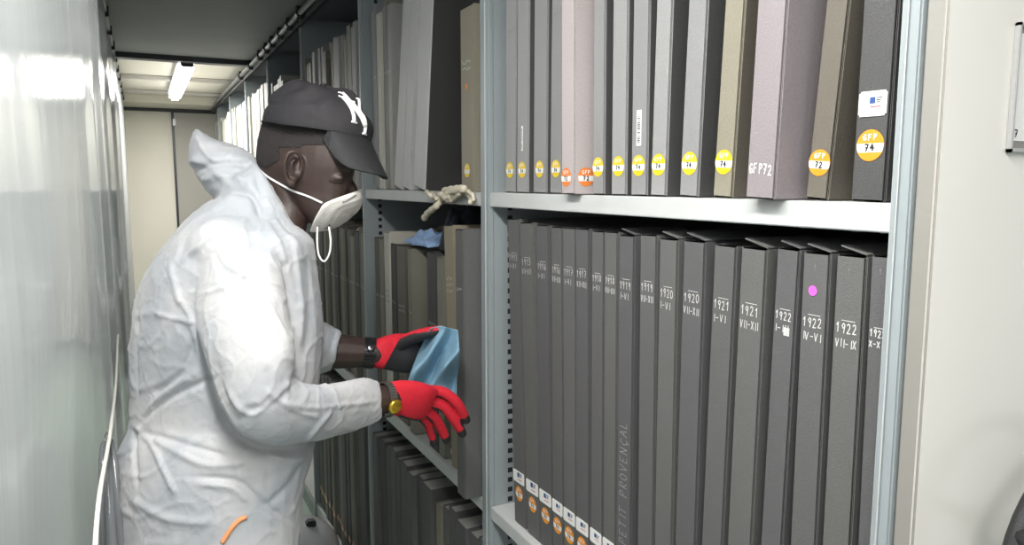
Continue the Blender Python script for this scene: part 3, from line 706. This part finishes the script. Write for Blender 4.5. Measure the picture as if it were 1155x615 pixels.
def coverall_mat():
    m = bpy.data.materials.new('white_coverall'); m.use_nodes = True; n = m.node_tree.nodes; l = m.node_tree.links
    b = n['Principled BSDF']; b.inputs['Roughness'].default_value = .55; b.inputs['Sheen Weight'].default_value = .2
    tc = n.new('ShaderNodeTexCoord')
    t = n.new('ShaderNodeTexNoise'); t.inputs['Scale'].default_value = 6; t.inputs['Detail'].default_value = 5; t.inputs['Distortion'].default_value = .5
    l.new(tc.outputs['Object'], t.inputs['Vector'])
    mx = n.new('ShaderNodeMix'); mx.data_type = 'RGBA'; mx.inputs['A'].default_value = (.38, .405, .44, 1); mx.inputs['B'].default_value = (.52, .52, .53, 1)
    cr = n.new('ShaderNodeMapRange'); cr.inputs['From Min'].default_value = .38; cr.inputs['From Max'].default_value = .62; l.new(t.outputs['Fac'], cr.inputs['Value']); l.new(cr.outputs['Result'], mx.inputs['Factor'])
    l.new(mx.outputs['Result'], b.inputs['Base Color'])
    v = n.new('ShaderNodeTexVoronoi'); v.feature = 'DISTANCE_TO_EDGE'; v.inputs['Scale'].default_value = 15
    t2 = n.new('ShaderNodeTexNoise'); t2.inputs['Scale'].default_value = 9; t2.inputs['Detail'].default_value = 3
    ad = n.new('ShaderNodeMix'); ad.data_type = 'VECTOR'; ad.inputs['Factor'].default_value = .12
    l.new(tc.outputs['Object'], t2.inputs['Vector']); l.new(tc.outputs['Object'], ad.inputs['A']); l.new(t2.outputs['Color'], ad.inputs['B']); l.new(ad.outputs['Result'], v.inputs['Vector'])
    b1 = n.new('ShaderNodeBump'); b1.inputs['Strength'].default_value = .13; b1.inputs['Distance'].default_value = .004; b1.invert = True
    mr = n.new('ShaderNodeMapRange'); mr.inputs['From Max'].default_value = .12; l.new(v.outputs['Distance'], mr.inputs['Value']); l.new(mr.outputs['Result'], b1.inputs['Height'])
    t3 = n.new('ShaderNodeTexNoise'); t3.inputs['Scale'].default_value = 260; t3.inputs['Detail'].default_value = 3; l.new(tc.outputs['Object'], t3.inputs['Vector'])
    b2 = n.new('ShaderNodeBump'); b2.inputs['Strength'].default_value = .3; b2.inputs['Distance'].default_value = .001
    l.new(t3.outputs['Fac'], b2.inputs['Height']); l.new(b1.outputs['Normal'], b2.inputs['Normal']); l.new(b2.outputs['Normal'], b.inputs['Normal'])
    return m
COVM = coverall_mat()
cov = linkme('coverall', me, [COVM], person)
BVC = bvh_ = None
# --- body: head, neck, torso, arms, legs as one skin surface
bm = bmesh.new()
HW, HN = 1.455, 1.405      # depth at the back / front of the head
LR(bm, [((318, 112), (392, 118), HW, HN, .045), ((303, 125), (403, 133), HW, HN, .064), ((295, 145), (407, 154), HW, HN, .075), ((291, 165), (403, 176), HW, HN, .077), ((290, 182), (400, 192), HW, HN, .075),
        ((293, 196), (397, 206), HW, HN, .070), ((303, 210), (394, 220), HW, HN, .065), ((318, 224), (389, 236), HW-.01, HN, .058), ((335, 240), (380, 250), HW-.02, HN, .045), ((350, 252), (368, 260), HW-.03, HN, .025)], p=2.15)
LR(bm, [((300, 172), (335, 200), HW-.01, HW-.03, .040), ((290, 188), (345, 228), HW, HW-.03, .055), ((288, 210), (346, 258), HW, HW-.03, .06), ((270, 240), (335, 290), 1.43, 1.42, .075), ((235, 290), (330, 320), W, W, .13), ((200, 340), (335, 350), W, W, .15), ((180, 420), (335, 430), W, W, .11), ((175, 520), (320, 530), W, W, .10), ((178, 600), (305, 610), W, W, .10), ((195, 630), (290, 635), W, W, .07)], p=2.1)
ell(bm, P(395.5, 212, HN-.001), [KR*.014+KD*.006, KF*.014, KU*.016]); ell(bm, P(396, 186, HN+.012), [KR*.012, KF*.045, KU*.010])
ell(bm, P(380, 201, HN-.042), [KR*.014, KF*.007, KU*.007])     # eyelid
ell(bm, P(386, 191, HN-.036), [KR*.019, KF*.008, KU*.005])      # brow
# ear
EW = 1.353
rtube(bm, [P(338, 199, EW+.004), P(341, 183, EW-.002), P(335.5, 172, EW-.010), P(326, 173, EW-.016), P(321.5, 184, EW-.016), P(322.5, 198, EW-.010), P(327, 209, EW-.004)], [.0035, .0036, .0042, .0044, .0042, .004, .005], 10)
rtube(bm, [P(334, 180, EW-.004), P(329, 184, EW-.008), P(329, 196, EW-.004)], [.0028, .003, .003], 8)
ell(bm, P(330, 192, EW+.006), [KR*.015, KF*.010, KU*.028]); ell(bm, P(329.5, 207, EW-.001), [KR*.0075, KF*.0065, KU*.008])
ell(bm, P(338, 197, EW+.002), [KR*.004, KF*.005, KU*.006])
# arms
rtube(bm, [P(270, 290, 1.30), P(280, 380, 1.22), P(295, 450, 1.20), P(370, 460, 1.325), P(425, 452, 1.405), P(438, 450, 1.425)], [.05, .042, .034, .031, .0285, .028])
rtube(bm, [P(295, 300, 1.50), P(320, 370, 1.56), P(345, 394, 1.58), P(372, 396, 1.59), P(395, 397, 1.605), P(414, 398, 1.615), P(424, 399, 1.62)], [.055, .045, .042, .039, .036, .031, .029])
for sgn in (-1, 1):
    lat = Vector((KF.x, KF.y, 0)).normalized()*.085*sgn
    rtube(bm, [R0+lat+Vector((0, 0, .05)), Vector((R0.x, R0.y, .55))+lat, Vector((R0.x, R0.y, .35))+lat-KR*.01, Vector((R0.x, R0.y, .12))+lat-KR*.02], [.055, .055, .05, .04])
bme = remesh(bm, .0026, 7)
body = linkme('body', bme, [SKIN], person)
dg = bpy.context.evaluated_depsgraph_get(); dg.update()
def bvh(*objs):
    vs, fs = [], []
    for o in objs:
        mw = Matrix.Translation(person.location) @ o.matrix_parent_inverse if o.parent == person else o.matrix_world
        b0 = len(vs); vs += [mw @ v.co for v in o.data.vertices]; fs += [[b0+i for i in p.vertices] for p in o.data.polygons]
    return BVHTree.FromPolygons(vs, fs)
BV = bvh(body); BVC = bvh(cov)
def hit(B, u, v, lift=.001):
    loc, nrm, i, d_ = B.ray_cast(ORG, ray(u, v).normalized())
    if loc is None: return None
    return loc+nrm*lift
bm = bmesh.new(); q = [hit(BVC, u, v, .0008) for u, v in ((278, 583), (270, 587), (262, 595), (256, 604), (251, 612))]
tube(bm, spline([x for x in q if x], 5), .0042, 8); om = link('orange_strip', bm, mat('pale_orange', (.85, .36, .16), .6), None, True); om.parent = cov
om.matrix_parent_inverse = (Matrix.Translation(person.location) @ cov.matrix_parent_inverse).inverted()
# hair: short cropped shell where the head is hair covered
def sub_shell(src_me, test, off, mats, name, parent, thick=.0):
    bm = bmesh.new(); bm.from_mesh(src_me)
    for v in bm.verts: v.co += v.normal*off
    bmesh.ops.delete(bm, geom=[f for f in bm.faces if not test(f.calc_center_median())], context='FACES')
    if name: pass
    me = bpy.data.meshes.new(name); bm.to_mesh(me); bm.free()
    for p in me.polygons: p.use_smooth = True
    return linkme(name, me, mats, parent)
def hair_test(c):
    u, v, w = proj(c)
    if not (285 < u < 410 and 90 < v < 205): return False
    line = 152 + (362-u)*.0
    lim = 189 if u < 300 else max(163, 189-(u-300)*.62)
    if 314 < u < 345 and v > 166 and w < 1.42: return False
    return v < lim
HAIR = mat('short_black_hair', (.022, .018, .018), .8, noise_amt=.5, noise_scale=300, bump=1, bump_scale=700)
hair = sub_shell(bme, hair_test, .0016, [HAIR], 'hair', person)
# eye line and brow hair
bm = bmesh.new()
pts = [hit(BV, u, v, .0006) for u, v in ((371, 203.5), (375, 205.3), (380, 205.8), (385, 204.5), (388, 202))]
tube(bm, spline([p for p in pts if p], 4), .0009, 6); link_o = link('eyelashes', bm, HAIR, None, True); link_o.parent = person; link_o.matrix_parent_inverse = Matrix.Translation(-person.location)
def pl(name, bm, m, smooth=True, parent=None):
    o = link(name, bm, m, None, smooth); o.parent = parent or person
    if (parent or person) == person: o.matrix_parent_inverse = Matrix.Translation(-person.location)
    return o
# --- cap
yawc = math.radians(24)
cf = ((KR*math.cos(math.radians(8.5))+KD*math.sin(math.radians(8.5)))*math.cos(yawc)-KF*math.sin(yawc)).normalized()
cu = (KU*math.cos(math.radians(8.5))+KR*math.sin(math.radians(8.5)))
cu = (cu-cf*cu.dot(cf)).normalized(); cl = cu.cross(cf)     # cl: left of wearer? sign irrelevant
CC = P(357, 154, 1.43)
CA, CB, CH = .1115, .090, .096
CAPM = mat('charcoal_cap_cotton', (.021, .0195, .023), .75, noise_amt=.15, noise_scale=60, bump=.4, bump_scale=600)
CAPB = mat('cap_brim_cotton', (.015, .015, .017), .7, noise_amt=.1, noise_scale=60, bump=.4, bump_scale=600)
def crown(ph, th):
    """ph around from front, th 0 rim -> pi/2 top"""
    z = math.sin(th)**.95*CH; r = max(0, math.cos(th))**.92
    bulge = 1+.05*math.sin(th*2)
    fr = math.cos(ph)
    x = CA*r*math.cos(ph)*bulge; y = CB*r*math.sin(ph)*bulge
    z2 = z*(1-.04*fr*math.cos(th)) + .012*max(0, -fr)*math.cos(th)
    p = CC+cf*x+cl*y+cu*z2
    seam = min(abs(((math.degrees(ph)+360+30) % 60)-30), 30)
    p -= (cf*x+cl*y).normalized()*(.0012*math.exp(-(seam/1.6)**2)) if r > .05 else Vector()
    nn = noise.noise(Vector((math.cos(ph)*2.2, math.sin(ph)*2.2, th*2.2)))
    return p+(p-CC).normalized()*(.012*nn*(1-math.cos(th)**6)-.004*math.exp(-((th-.42-.15*math.sin(ph*1.5))/.09)**2)*max(0, -math.cos(ph)+.6))
bm = bmesh.new(); nph, nth = 180, 40
V_ = [[bm.verts.new(crown(2*math.pi*i/nph, (math.pi/2)*j/nth*.995)) for i in range(nph)] for j in range(nth+1)]
for j in range(nth):
    for i in range(nph): bm.faces.new((V_[j][i], V_[j][(i+1) % nph], V_[j+1][(i+1) % nph], V_[j+1][i]))
bm.faces.new(V_[-1])
cap = pl('cap', bm, CAPM); cap.data.materials.append(CAPM)
sm_ = cap.modifiers.new('s', 'SOLIDIFY'); sm_.thickness = .0018; sm_.offset = -1
def sub(name, bm, m, smooth=True):   # sub-part of the cap
    o = link(name, bm, m, None, smooth); o.parent = cap; return o
top = crown(0, math.pi/2*.995)
bm = bmesh.new(); ell(bm, CC+cu*(CH+.003), [cf*.0085, cl*.0085, cu*.0045]); sub('top_button', bm, CAPB)
bm = bmesh.new()
tube(bm, [crown(2*math.pi*i/90, .012)+(crown(2*math.pi*i/90, .012)-CC).normalized()*.0006 for i in range(90)], .0016, 6, closed=True); sub('rim_band', bm, CAPB)
# brim
bm = bmesh.new(); ns, nt = 40, 14; dl = math.radians(50)
VV = []
for i in range(ns+1):
    s = -1+2*i/ns; ph = s*math.radians(45); base = crown(ph, .02); row_ = []
    ext = .086*(1-.28*s*s)*(1-abs(s)**12)**.5+.001
    for j in range(nt+1):
        t = j/nt
        d_ = cf*math.cos(dl)-cu*math.sin(dl)
        p = base+d_*(ext*t)-cu*(.016*(abs(s)**2)*t)+cf*(-.012*s*s*t)
        row_.append(p)
    VV.append(row_)
Vt = [[bm.verts.new(p+cu*.0016) for p in r] for r in VV]; Vb = [[bm.verts.new(p-cu*.0012) for p in r] for r in VV]
for i in range(ns):
    for j in range(nt):
        bm.faces.new((Vt[i][j], Vt[i+1][j], Vt[i+1][j+1], Vt[i][j+1])); bm.faces.new((Vb[i][j], Vb[i][j+1], Vb[i+1][j+1], Vb[i+1][j]))
    bm.faces.new((Vt[i][nt], Vt[i+1][nt], Vb[i+1][nt], Vb[i][nt])); bm.faces.new((Vt[i+1][0], Vt[i][0], Vb[i][0], Vb[i+1][0]))
for i in (0, ns):
    for j in range(nt):
        f = (Vt[i][j], Vt[i][j+1], Vb[i][j+1], Vb[i][j]); bm.faces.new(f if i == 0 else f[::-1])
bmesh.ops.recalc_face_normals(bm, faces=bm.faces); sub('brim', bm, CAPB)
# logo embroidery: interlocking serif letters on the front panel
BC = bvh(cap); LW = mat('white_embroidery', (.85, .85, .86), .6)
def onfront(a, b):   # a along wearer's side, b up
    o_ = CC+cf*.3+cl*a+cu*b
    loc, nn, i_, d_ = BC.ray_cast(o_, -cf)
    return (loc+cf*.0012, nn) if loc else None
bm = bmesh.new()
sgn = 1 if cl.dot(KF) < 0 else -1    # towards camera
def stroke(pts, r):
    sp = spline([Vector((a, b, 0)) for a, b in pts], 6); q = [onfront(-sgn*p.x*-1, p.y) for p in sp]; q = [x[0] for x in q if x]
    if len(q) > 1: tube(bm, q, r, 8)
b0 = .020; k_ = .0265
# a: + toward camera side ; N with serifs, Y overlapping
X0 = .002
def st(pts, r): stroke([(X0+a*k_, b0+b*.052) for a, b in pts], r)
st([(1.0, 0.12), (.98, 1.0)], .0036); st([(.98, 1.0), (.1, .08)], .0036); st([(.1, .06), (.1, .95)], .0030)
st([(1.2, .12), (.8, .12)], .0020); st([(1.22, 1.0), (.82, 1.0)], .0020); st([(.3, .97), (-.12, .97)], .002)
st([(.62, 1.18), (.05, .52)], .0036); st([(-.55, 1.15), (.02, .5)], .0028); st([(.03, .52), (.03, -.18)], .0034)
st([(.25, -.18), (-.2, -.18)], .002); st([(.8, 1.18), (.42, 1.18)], .002); st([(-.75, 1.15), (-.35, 1.15)], .002)
sub('embroidered_letters', bm, LW)
# --- mask
MASKM = mat('white_mask_fibre', (.74, .72, .68), .8, noise_amt=.04, noise_scale=80, bump=.5, bump_scale=240)
bm = bmesh.new(); chin = P(350, 262, HN-.005); nose = P(403.5, 214, HN-.004); MC = (chin+nose)/2; ax = (nose-chin)/2; axn = ax.normalized()
out = (KR*.80+KD*.60-KF*.12); out = (out-axn*out.dot(axn)).normalized(); lat = axn.cross(out).normalized()
if lat.dot(KF) > 0: lat = -lat   # toward camera
ctl = [P(349, 261, 1.395), P(354, 248, 1.362), P(360, 237, 1.348), P(366, 229, 1.345), P(384, 221.5, 1.358), P(397, 217, 1.38), P(403.5, 214.5, 1.40)]
def mirror(p):   # across the sagittal plane of the face
    q = p-MC; return p-lat*(2*q.dot(lat))
ring0 = spline(ctl, 4); back_ = [mirror(p) for p in ring0[::-1]][1:-1]; ring0 = ring0+back_; NR = len(ring0)
MC2 = sum(ring0, Vector())/NR; rings = []
apex = P(396, 243, 1.405)
for j in range(15):
    t = j/14*math.pi/2; rr = math.cos(t)**.8; hh_ = math.sin(t)
    rings.append([MC2+(q-MC2)*rr+(apex-MC2)*hh_*.9+out*.0009*math.sin(26*rr) for q in ring0])
V_ = [[bm.verts.new(q) for q in r] for r in rings]
for j in range(14):
    for i in range(NR): bm.faces.new((V_[j][i], V_[j][(i+1) % NR], V_[j+1][(i+1) % NR], V_[j+1][i]))
bm.faces.new(V_[-1]); bmesh.ops.recalc_face_normals(bm, faces=bm.faces)
mask = pl('dust_mask', bm, MASKM); s_ = mask.modifiers.new('s', 'SOLIDIFY'); s_.thickness = .0022
STRAP = mat('white_elastic', (.8, .8, .8), .7)
bm = bmesh.new(); pts = [(290, 188), (296, 194), (303, 200), (316, 207.5), (332, 215.5), (348, 221.5), (364, 229)]
q = [hit(BV, u, v, .0022) for u, v in pts]; q = [x for x in q if x]; q = [P(288.5, 187, HW)] + q
sp = spline(q, 6); tube(bm, sp, .0021, 8)
o = link('head_strap', bm, STRAP, None, True); o.parent = mask
bm = bmesh.new(); q = [P(358, 256, HN-.03), P(357.8, 275, HN-.032), P(360, 289, HN-.034), P(366, 295, HN-.034), P(371.5, 286, HN-.034), P(373, 272, HN-.034), P(371, 256, HN-.03)]
tube(bm, spline(q, 6), .0018, 8); o = link('hanging_strap', bm, STRAP, None, True); o.parent = mask
bm = bmesh.new(); BM_ = bvh(mask); sp = [hit(BM_, u, v, .0008) for u, v in ((386, 228), (391, 226), (396, 223.5), (401, 220.5))]; sp = [q for q in sp if q]
tube(bm, sp, .0014, 6); o = link('nose_clip', bm, mat('nose_clip_grey', (.3, .3, .3), .4, metal=.5), None, True); o.parent = mask

# --- gloves
def glove(palmrings, fingers, thumb, isblack, name):
    bm = bmesh.new(); LR(bm, palmrings, 4, 24, 2.3)
    for pts, rs in fingers+[thumb]: rtube(bm, pts, rs, 12)
    me = remesh(bm, .0019, 3, .5)
    o = linkme(name, me, [RED, BLK], person)
    mw = Matrix.Translation(person.location) @ o.matrix_parent_inverse
    for p in me.polygons:
        if isblack(p.center, p.normal): p.material_index = 1
    return o
a0 = 1.425
ftips = [P(526, 474, 1.555), P(521.5, 489, 1.565), P(503.5, 496.5, 1.575), P(490, 501, 1.57)]
fing = [([P(480, 441, 1.50), P(500, 443, 1.515), P(516, 455.5, 1.53), ftips[0]], [.0125, .0118, .0108, .0092]),
        ([P(478, 452, 1.50), P(499, 458, 1.525), P(512, 473, 1.545), ftips[1]], [.0125, .0120, .0110, .0094]),
        ([P(474, 460, 1.50), P(489, 470, 1.53), P(498, 484, 1.555), ftips[2]], [.0122, .0114, .0104, .0088]),
        ([P(468, 465, 1.50), P(480, 476, 1.53), P(485.5, 488, 1.555), ftips[3]], [.010, .009, .0082, .0068])]
thumb = ([P(455, 445, 1.485), P(475, 444, 1.525), P(492, 452, 1.555), P(503, 462, 1.575)], [.014, .0125, .011, .009])
def blk_near(c, n):
    for tp in ftips:
        if (c-tp).length < .0165: return True
    u, v, w = proj(c)
    return n.dot(KF) > .15 and u > 446 or (n.dot(KD) > .72 and u > 450)
glove([((441, 468), (438, 432), 1.425, 1.425, .026), ((450, 470), (450, 429), 1.44, 1.44, .024), ((462, 474), (470, 430), 1.465, 1.46, .021), ((472, 475), (486, 435), 1.49, 1.48, .018), ((478, 473), (494, 441), 1.505, 1.50, .014)], fing, thumb, blk_near, 'glove')
# far glove: palm towards the camera, pinching the cloth
fing2 = [([P(468, 385, 1.655), P(485, 382, 1.675), P(498, 380, 1.68), P(505, 386, 1.665)], [.0115, .0105, .0095, .008]),
         ([P(466, 394, 1.655), P(484, 393, 1.68), P(499, 394, 1.685), P(506, 400, 1.67)], [.0115, .0107, .0097, .008]),
         ([P(464, 403, 1.655), P(481, 404, 1.68), P(495, 407, 1.685), P(501, 412, 1.67)], [.0112, .0102, .0092, .0076]),
         ([P(462, 411, 1.655), P(477, 414, 1.675), P(488, 418, 1.68), P(494, 421, 1.67)], [.010, .009, .0082, .0068])]
thumb2 = ([P(448, 389, 1.63), P(468, 380, 1.615), P(483, 375.5, 1.608), P(497, 372.5, 1.612)], [.0155, .0140, .0128, .0105])
def blk_far(c, n):
    u, v, w = proj(c)
    if (c-P(485, 374.5, 1.612)).length < .030: return n.dot(KU) < .25 or (c-P(499, 372.5, 1.612)).length < .009
    if u < 441+(400-v)*.55: return False
    return n.dot(KF) < .25 and n.dot(KU) < .55
glove([((422, 415), (422, 384), 1.62, 1.62, .027), ((434, 417), (434, 379), 1.625, 1.625, .025), ((448, 420), (449, 376), 1.64, 1.64, .021), ((460, 421), (464, 377), 1.65, 1.65, .018), ((470, 418), (474, 380), 1.66, 1.66, .013)], fing2, thumb2, blk_far, 'glove')
# watches
bm = bmesh.new(); c = P(416, 398, 1.616); axd = (P(424, 399, 1.62)-P(395, 397, 1.605)).normalized(); b1 = KU; b2 = axd.cross(b1).normalized(); b1 = b2.cross(axd)
def band(bm, c, axd, b1, b2, r1, r2, hw, mi=0, th=.003):
    n = 36
    for k in range(n):
        a, b = 2*math.pi*k/n, 2*math.pi*(k+.86)/n
        def pt(aa, s, rr): return c+b1*(math.cos(aa)*(r1+rr))+b2*(math.sin(aa)*(r2+rr))+axd*(s*hw)
        vs = [bm.verts.new(pt(x, s, rr)) for rr in (0, th) for x, s in ((a, -1), (b, -1), (b, 1), (a, 1))]
        for f in ((0, 1, 2, 3), (7, 6, 5, 4), (0, 4, 5, 1), (1, 5, 6, 2), (2, 6, 7, 3), (3, 7, 4, 0)): bm.faces.new([vs[i] for i in f]).material_index = mi
band(bm, c, axd, b1, b2, .0315, .0315, .012)
wt = pl('wrist_watch', bm, mat('black_link_strap', (.03, .03, .032), .3, metal=.6), False)
bm = bmesh.new(); dd = (-KF*.9+KU*.35).normalized(); dd = (dd-axd*dd.dot(axd)).normalized(); pc = c+dd*.0355; tube(bm, [pc-dd*.003, pc+dd*.003, pc+dd*.0045], [.008, .0085, .006], 24)
o = link('watch_case', bm, mat('steel_watch', (.12, .12, .13), .2, metal=.9), None, True); o.parent = wt
bm = bmesh.new(); c = P(434.5, 451, 1.418); axd = (P(450, 450, 1.44)-P(425, 452, 1.405)).normalized(); b2 = axd.cross(KU).normalized(); b1 = b2.cross(axd)
band(bm, c, axd, b1, b2, .0315, .0290, .007)
wt = pl('wrist_watch', bm, mat('grey_watch_strap', (.16, .155, .14), .35, metal=.6), False)
bm = bmesh.new(); dd = (-KF*.95-KU*.15).normalized(); dd = (dd-axd*dd.dot(axd)).normalized(); pc = c+dd*.0335; tube(bm, [pc-dd*.003, pc+dd*.004, pc+dd*.006], [.0135, .014, .011], 24)
o = link('watch_case', bm, mat('gold_watch', (.78, .50, .06), .25, metal=.9), None, True); o.parent = wt
# boots
for sgn in (-1, 1):
    bm = bmesh.new(); lat = Vector((KF.x, KF.y, 0)).normalized(); c = Vector((R0.x, R0.y, 0))+lat*.085*sgn
    ell(bm, c+KR*.05+Vector((0, 0, .045)), [KR*.145, lat*.045, ZP*.042]); ell(bm, c-KR*.02+Vector((0, 0, .08)), [KR*.06, lat*.042, ZP*.06])
    bx(bm, (-.01, -.01, .0), (.01, .01, .02), M=Matrix.Translation(c))
    m3 = remesh(bm, .005, 4); 
    for v in m3.vertices: v.co.z = max(v.co.z, .002)
    linkme('shoe', m3, [BLK], person)

# ------------------------------------------------------------------ cloths and small things
def drape(name, fn, nu, nv, m, th=.0015):
    bm = bmesh.new(); g_ = [[bm.verts.new(fn(i/nu, j/nv)) for j in range(nv+1)] for i in range(nu+1)]
    for i in range(nu):
        for j in range(nv): bm.faces.new((g_[i][j], g_[i+1][j], g_[i+1][j+1], g_[i][j+1]))
    o = link(name, bm, m, None, True); s = o.modifiers.new('s', 'SOLIDIFY'); s.thickness = th; return o
BLUEC = mat('light_blue_cloth', (.20, .36, .48), .9, noise_amt=.12, noise_scale=60, bump=.5, bump_scale=500)
def cl_fn(s, t):
    # s across (0 left), t down; gathered at the top under the thumb
    uL = 489+(460-489)*min(1, t*1.1)**.8; uR = 516.5+1.5*math.sin(t*5)
    u = uL-3+(uR-uL+3)*s; v = 367.5+ (446-367.5)*t + 6*t*math.sin(s*6) + (5-4*t)*(abs(s-.35))*1.5
    w = 1.606+.019*math.sin(s*10+t*4.5)*(.35+t)+.008*math.sin(s*19-t*4)*(t)+.03*abs(math.sin((s*.9+t*.8)*5.2+.4))**1.2*min(1, t*2.5)*1.5-.016+.012*math.sin(t*7+s*2)-.004*s+.012*(1-t)*s
    return P(u, v, w)
tag(drape('cleaning_cloth', cl_fn, 60, 60, BLUEC), 'crumpled light blue cloth hanging from the worker\'s far red glove', 'cloth')
# blue cloth and black bag lying on the boxes
def lump(cu_, cv, X, dy, dz, dx, seed, k=1.0):
    c = onX(cu_, cv, X)
    def fn(s, t):
        a = (s-.5)*2; b = (t-.5)*2
        y = c.y+a*dy; x = c.x+b*dx
        e = max(0, 1-(abs(a)**2.4)*.9-(abs(b)**2.4)*.7)
        z = c.z+dz*e**.6*(.55+.75*noise.noise(Vector((a*2.4+seed, b*2.4, seed))))+.018*abs(noise.noise(Vector((a*5, b*5+seed, 2))))
        return Vector((x, y, z))
    return fn
# boxes' top here at z = ZL+.53
ztop = ZL+.560
def lump2(y0, y1, x0, x1, h, seed, m, name):
    def fn(s, t):
        a = (s-.5)*2; b = (t-.5)*2; e = max(0, 1-abs(a)**3)*max(0, 1-abs(b)**3)
        y = y0+(y1-y0)*s+.02*noise.noise(Vector((t*3, seed, 1))); x = x0+(x1-x0)*t+.02*noise.noise(Vector((s*3, seed, 4)))
        z = ztop+.008+e**.5*h*(.45+.9*abs(noise.noise(Vector((s*4+seed, t*4, seed)))))+.012*abs(noise.noise(Vector((s*9, t*9+seed, 5))))*(.3+e)
        return Vector((x, y, z))
    return drape(name, fn, 48, 48, m)
tag(lump2(1.93, 2.14, .70, .86, .045, 3.1, mat('sky_blue_cloth', (.28, .42, .66), .9, noise_amt=.15, noise_scale=60, bump=.4), 'folded_cloth'), 'crumpled pale blue cloth lying on top of the middle lower-shelf boxes', 'cloth')
tag(lump2(1.78, 1.92, .72, .98, .15, 7.7, mat('navy_cloth', (.025, .03, .045), .8, noise_amt=.2, noise_scale=60, bump=.4), 'dark_cloth'), 'crumpled navy cloth heaped behind the tan box on the middle lower shelf', 'cloth')
tag(lump2(2.02, 2.28, .76, 1.0, .05, 5.2, M_TAN, 'paper_bundle'), 'loose tan paper bundle on the box tops left of the blue cloth', 'paper')
tag(lump2(2.58, 2.76, .72, .95, .06, 9.2, mat('grey_rag', (.35, .35, .33), .9, noise_amt=.2, noise_scale=60, bump=.4), 'grey_rag'), 'small crumpled grey rag on third-bay boxes in front of the mask', 'cloth')
# cream ties over the shelf lip
CREAMT = mat('cream_cotton_tie', (.62, .57, .46), .9, noise_amt=.15, noise_scale=90, bump=.5, bump_scale=300)
tie = empty('cotton_ties', onX(505, 214, XF-.01)); tag(tie, 'knotted cream cotton ties dangling over the middle upper shelf edge', 'ribbon')
def ribbon(pxs, X=XF-.012, r=.006):
    bm = bmesh.new(); q = [onX(u, v, X+random.uniform(-.012, .004)) for u, v in pxs]; tube(bm, spline(q, 6), [r*(.7+.5*abs(math.sin(k*.9))) for k in range(6*(len(q)-1)+1)], 8)
    for v in bm.verts: v.co -= tie.location
    link('tie_end', bm, CREAMT, tie, True)
ribbon([(481, 216), (485, 220), (489, 223), (491, 227)], r=.006); ribbon([(488, 217), (491, 223), (494, 225)], r=.005)
ribbon([(527, 214), (520, 214), (511, 216), (503, 220), (498, 226), (492, 233), (483, 240), (478, 247)], r=.008)
ribbon([(497, 219), (504, 223), (512, 220), (518, 214), (524, 213)], r=.008); ribbon([(500, 215), (510, 213), (520, 212)], r=.007)
ribbon([(523, 213), (528, 219), (532, 224), (530, 229)], r=.006); ribbon([(527, 215), (533, 220), (534, 227)], r=.005)
ribbon([(499, 222), (506, 226), (513, 224), (519, 218)], r=.006)
# white paper roll and small items on the lower shelf, under the near hand
a = onX(470, 488, .72); b = onX(505, 520, .72)
bm = bmesh.new(); tube(bm, [(.735, 1.72, ZL+.02), (.735, 1.95, ZL+.02)], .018, 16); tag(link('paper_roll', bm, WHITEP, None, True), 'white paper roll lying on the lower shelf under the near glove', 'roll')
# light grey vacuum case on the floor
_r = ray(356, 596); _p = ORG+_r*((.27-EYE)/_r.z); vc = empty('vacuum_cleaner', (min(_p.x, .505), _p.y+.10, 0)); tag(vc, 'light grey rounded vacuum cleaner with black strap on the floor by the rack', 'vacuum cleaner')
bm = bmesh.new(); ell(bm, Vector((0, 0, .14)), [Vector((.17, 0, 0)), Vector((0, .22, 0)), Vector((0, 0, .13))], 32)
for v in bm.verts: v.co.z = max(v.co.z, .03)
link('shell', bm, mat('grey_plastic', (.78, .80, .84), .25, coat=.4), vc, True)
bm = bmesh.new(); tube(bm, spline([(-.05, -.2, .12), (-.05, -.12, .245), (-.04, .02, .285), (-.03, .14, .25), (-.03, .2, .14)], 6), .011, 8); link('strap', bm, BLK, vc, True)
bm = bmesh.new(); bx(bm, (.03, -.06, .25), (.07, -.02, .282), bev=.006); link('latch', bm, DARKM, vc)
for dx, dy in ((-.12, -.12), (.12, -.12), (-.12, .12), (.12, .12)):
    bm = bmesh.new(); tube(bm, [(dx-.012, dy, .031), (dx+.012, dy, .031)], .03, 16); link('wheel', bm, BLK, vc, True)

# ------------------------------------------------------------------ world and view
wd = bpy.data.worlds.new('world'); S.world = wd; wd.use_nodes = True
bg = wd.node_tree.nodes['Background']; bg.inputs[0].default_value = (.95, .98, 1, 1); bg.inputs[1].default_value = .4
S.view_settings.view_transform = 'Standard'; S.view_settings.look = 'None'; S.view_settings.exposure = .25; S.view_settings.gamma = 1
S.view_settings.use_curve_mapping = False
